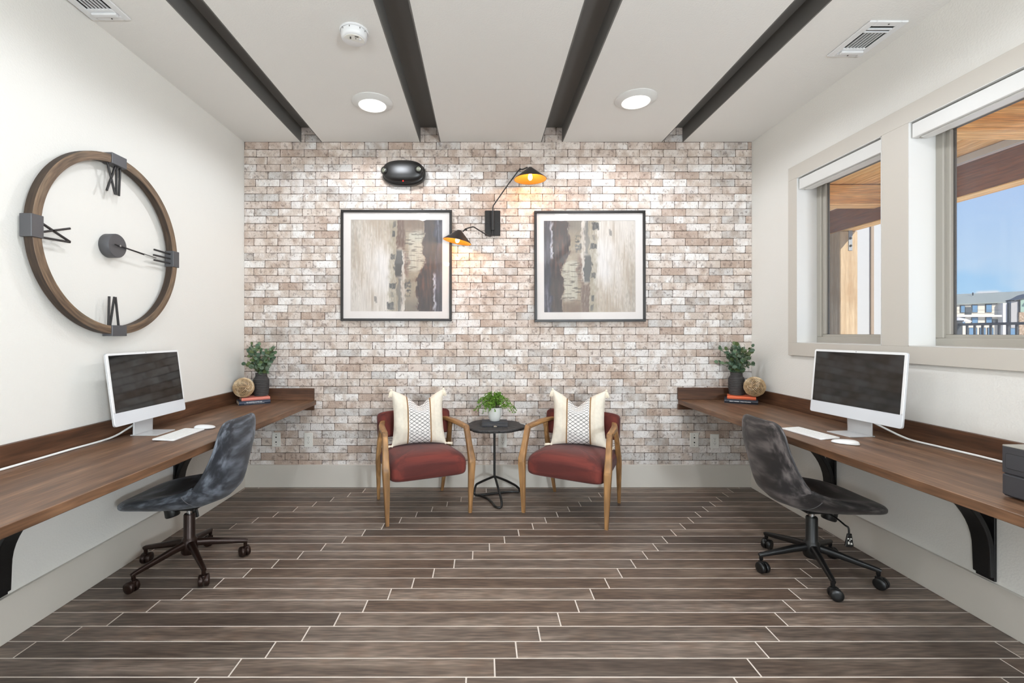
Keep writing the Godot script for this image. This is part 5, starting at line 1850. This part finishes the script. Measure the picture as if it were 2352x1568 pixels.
func pillow(label, at, turn, tilt, mt, sd):
	var p = thing("throw_pillow", label, "pillow", at, turn, "pair of cream patterned pillows")
	var W = 0.214
	var H = 0.212
	var B = Basis(Vector3.RIGHT, tilt)
	# u, v in -1..1; face +1 front, -1 back; the top is chopped in at the middle
	var S = func(u, v, f):
		var x = W * u * (1.0 - 0.10 * (1.0 - v * v) * absf(u))
		var y = H * v * (1.0 - 0.07 * (1.0 - u * u) * absf(v)) + H
		var e = pow(maxf(0.0, 1.0 - pow(absf(u), 2.4)), 0.55) * pow(maxf(0.0, 1.0 - pow(absf(v), 2.4)), 0.55)
		var z = f * 0.072 * e
		var t = smoothstep(0.05, 1.0, v)
		var uc = u - 0.06 * sd
		var ch = exp(-pow(absf(uc) / 0.42, 1.5)) * t
		y -= 0.105 * ch
		z += -0.012 * ch + (0.016 * sin(v * 7.0 + u * 3.0) * 0.25 * e)
		y += 0.020 * pow(absf(u), 4.0) * maxf(0.0, v)
		if v < -0.6: y += 0.012 * (1.0 - u * u) * 0.5
		return B * Vector3(x, y, z)
	var n = 40
	var s = st_new()
	for f in [1.0, -1.0]:
		var rows = []
		for i in n + 1:
			var row = []
			for j in n + 1:
				row.append(S.call(-1.0 + 2.0 * i / n, 1.0 - 2.0 * j / n, f))
			rows.append(row)
		grid(s, rows, false)
	obj("cover", s, mt, p)
	for q in [[-0.425, 0], [0.425, 0]]:
		s = st_new()
		var pts = []
		for k in 61:
			var v = lerpf(-0.97, 0.985, k / 60.0)
			pts.append(S.call(q[0] + 0.007 * sin(k * 2.1), v, 1.0) + B * Vector3(0, 0, 0.0012))
		sweep(s, pts, Vector2(0.0042, 0.003), Vector3.ZERO, 6)
		obj("braid", s, M.braid, p)
	for q in [[-1, 1], [1, 1], [-1, -1], [1, -1]]:
		s = st_new()
		var c0 = S.call(q[0] * 0.985, q[1] * 0.985, 0.0)
		var d = Vector3(q[0] * 0.012, -0.058, 0.012) if q[1] > 0 else Vector3(q[0] * 0.052, -0.006, 0.020)
		blob(s, c0, Vector3(0.010, 0.010, 0.010), 1.0, 1.0, 8, 10)
		for k in 9:
			var a = TAU * k / 9.0
			var off = Vector3(cos(a), 0.3 * sin(a), sin(a)) * 0.010 if q[1] > 0 else Vector3(0.2 * cos(a), maxf(0.0, cos(a)), sin(a)) * 0.010
			if k == 8: off = Vector3.ZERO
			sweep(s, [c0, c0 + d * 0.35 + off * 0.8, c0 + d * 0.95 + off * 1.25], [Vector2(0.003, 0.003), Vector2(0.0042, 0.0042), Vector2(0.0025, 0.0025)], Vector3.ZERO, 6)
		obj("tassel", s, M.tassel, p)

func side_table():
	var t = thing("side_table", "small round slate-topped side table on a bent black wire base", "table", Vector3(0.098, 0, 0.290))
	var g := RandomNumberGenerator.new()
	g.seed = 4
	var o = []
	for k in 40:
		var a = TAU * k / 40.0
		var r = 0.236 + 0.012 * sin(a * 3.0 + 0.6) + 0.008 * sin(a * 7.0) + g.randf_range(-0.007, 0.007)
		o.append(Vector2(cos(a) * r, sin(a) * r))
	var s = st_new()
	slab(s, o, 0.586, 0.604, 0.006)
	var o2 = []
	for k in 40: o2.append(o[k] * (0.965 + g.randf_range(-0.02, 0.012)))
	slab(s, o2, 0.578, 0.590, 0.004)
	obj("table_top", s, M.slate, t)
	s = st_new()
	lathe(s, [Vector2(0.0, 0.572), Vector2(0.07, 0.572), Vector2(0.07, 0.5785), Vector2(0.0, 0.5785)], 24)
	obj("mounting_disc", s, M.black, t)
	s = st_new()
	tube(s, [Vector3(0, 0.175, 0), Vector3(0, 0.35, 0), Vector3(0, 0.574, 0)], 0.0098, 12)
	obj("stem", s, M.black_satin, t)
	var J = Vector3(0, 0.184, 0)
	var A = [J, Vector3(-0.06, 0.150, -0.03), Vector3(-0.130, 0.106, -0.066), Vector3(-0.150, 0.088, -0.077), Vector3(-0.160, 0.055, -0.078), Vector3(-0.164, 0.022, -0.074), Vector3(-0.152, 0.0095, -0.062), Vector3(-0.115, 0.0095, -0.045), Vector3(-0.060, 0.0095, 0.010), Vector3(-0.020, 0.0095, 0.110), Vector3(0.002, 0.0095, 0.190), Vector3(0.030, 0.0095, 0.215), Vector3(0.050, 0.020, 0.200), Vector3(0.048, 0.055, 0.165), Vector3(0.028, 0.115, 0.090), Vector3(0.010, 0.165, 0.022), J]
	s = st_new()
	tube(s, spline(A, 5), 0.0092, 10)
	obj("leg", s, M.black_satin, t)
	var Bp = [J, Vector3(0.08, 0.140, -0.05), Vector3(0.170, 0.080, -0.105), Vector3(0.208, 0.042, -0.130), Vector3(0.215, 0.018, -0.137), Vector3(0.205, 0.0095, -0.142), Vector3(0.15, 0.0095, -0.145), Vector3(0.06, 0.0095, -0.120), Vector3(-0.05, 0.0095, -0.085), Vector3(-0.13, 0.0095, -0.060)]
	s = st_new()
	tube(s, spline(Bp, 5), 0.0092, 10)
	obj("leg", s, M.black_satin, t)
	# book, with its little tag, and the potted plant
	var b = thing("book", "dark slate-blue book with a ribbon tag under the potted plant", "book", Vector3(0.100, 0.6045, 0.296))
	s = st_new()
	box(s, Vector3(-0.106, 0, -0.078), Vector3(0.104, 0.004, 0.078), 0.001); box(s, Vector3(-0.103, 0.025, -0.078), Vector3(0.103, 0.029, 0.074), 0.001)
	box(s, Vector3(-0.103, 0.003, -0.078), Vector3(0.103, 0.026, -0.072), 0.001)
	obj("cover", s, M.navy_dark, b)
	s = st_new(); box(s, Vector3(-0.100, 0.004, -0.074), Vector3(0.100, 0.025, 0.068), 0.0)
	obj("pages", s, mat(Color(0.30, 0.29, 0.29), 0.9), b)
	s = st_new(); box(s, Vector3(-0.010, 0.001, 0.060), Vector3(0.010, 0.006, 0.090), 0.001); blob(s, Vector3(0.002, 0.004, 0.094), Vector3(0.013, 0.004, 0.010), 0.6, 0.8, 8, 14)
	obj("ribbon_tag", s, mat(Color(0.62, 0.58, 0.52), 0.8), b)
	var p = thing("potted_plant", "small leafy green plant in a pale ceramic pot on the side table's book", "plant", Vector3(0.100, 0.6340, 0.285))
	s = st_new()
	lathe(s, [Vector2(0.0, 0.0), Vector2(0.034, 0.0), Vector2(0.040, 0.004), Vector2(0.050, 0.030), Vector2(0.057, 0.065), Vector2(0.0585, 0.098), Vector2(0.0575, 0.110), Vector2(0.054, 0.112), Vector2(0.052, 0.106), Vector2(0.050, 0.085), Vector2(0.0, 0.085)], 36)
	obj("pot", s, M.pot, p)
	s = st_new()
	lathe(s, [Vector2(0.051, 0.090), Vector2(0.03, 0.096), Vector2(0.0, 0.098)], 20)
	obj("soil", s, M.soil, p)
	g.seed = 77
	var st = st_new()
	var lf = st_new()
	for k in 120:
		var a = g.randf() * TAU
		var q = sqrt(g.randf())
		var reach = lerpf(0.02, 0.135, q)
		var top = lerpf(0.135, 0.020, q * q) * g.randf_range(0.75, 1.1)
		var d = Vector3(cos(a), 0, sin(a) * 0.85)
		var b0 = Vector3(d.x, 0, d.z) * 0.040 * q + Vector3(0, 0.094, 0)
		var pts = spline([b0, b0 + d * reach * 0.35 + Vector3(0, top * 0.75 + 0.012, 0), b0 + d * reach * 0.8 + Vector3(0, top, 0), b0 + d * (reach + 0.01) + Vector3(0, top - 0.012 - 0.03 * q * q, 0)], 4)
		tube(st, pts, 0.0007, 4)
		for j in 30:
			var t2 = g.randf_range(0.2, 1.0) * (pts.size() - 1)
			var i = mini(int(t2), pts.size() - 2)
			var c0 = pts[i].lerp(pts[i + 1], t2 - i)
			var n = Vector3(g.randf_range(-1, 1), g.randf_range(0.0, 1.2), g.randf_range(-0.6, 1)).normalized()
			var x = n.cross(Vector3(g.randf_range(-1, 1), g.randf_range(-1, 1), g.randf_range(-1, 1))).normalized()
			var y = n.cross(x)
			var r = g.randf_range(0.0042, 0.0072)
			c0 += x * r
			tri(lf, c0 - x * r, c0 + y * r * 0.8, c0 + x * r, n, n, n, Vector2.ZERO, Vector2.ZERO, Vector2.ZERO)
			tri(lf, c0 - x * r, c0 + x * r, c0 - y * r * 0.8, n, n, n, Vector2.ZERO, Vector2.ZERO, Vector2.ZERO)
	obj("stems", st, M.stem, p).set_meta("kind", "stuff")
	obj("foliage", lf, M.fern, p).set_meta("kind", "stuff")
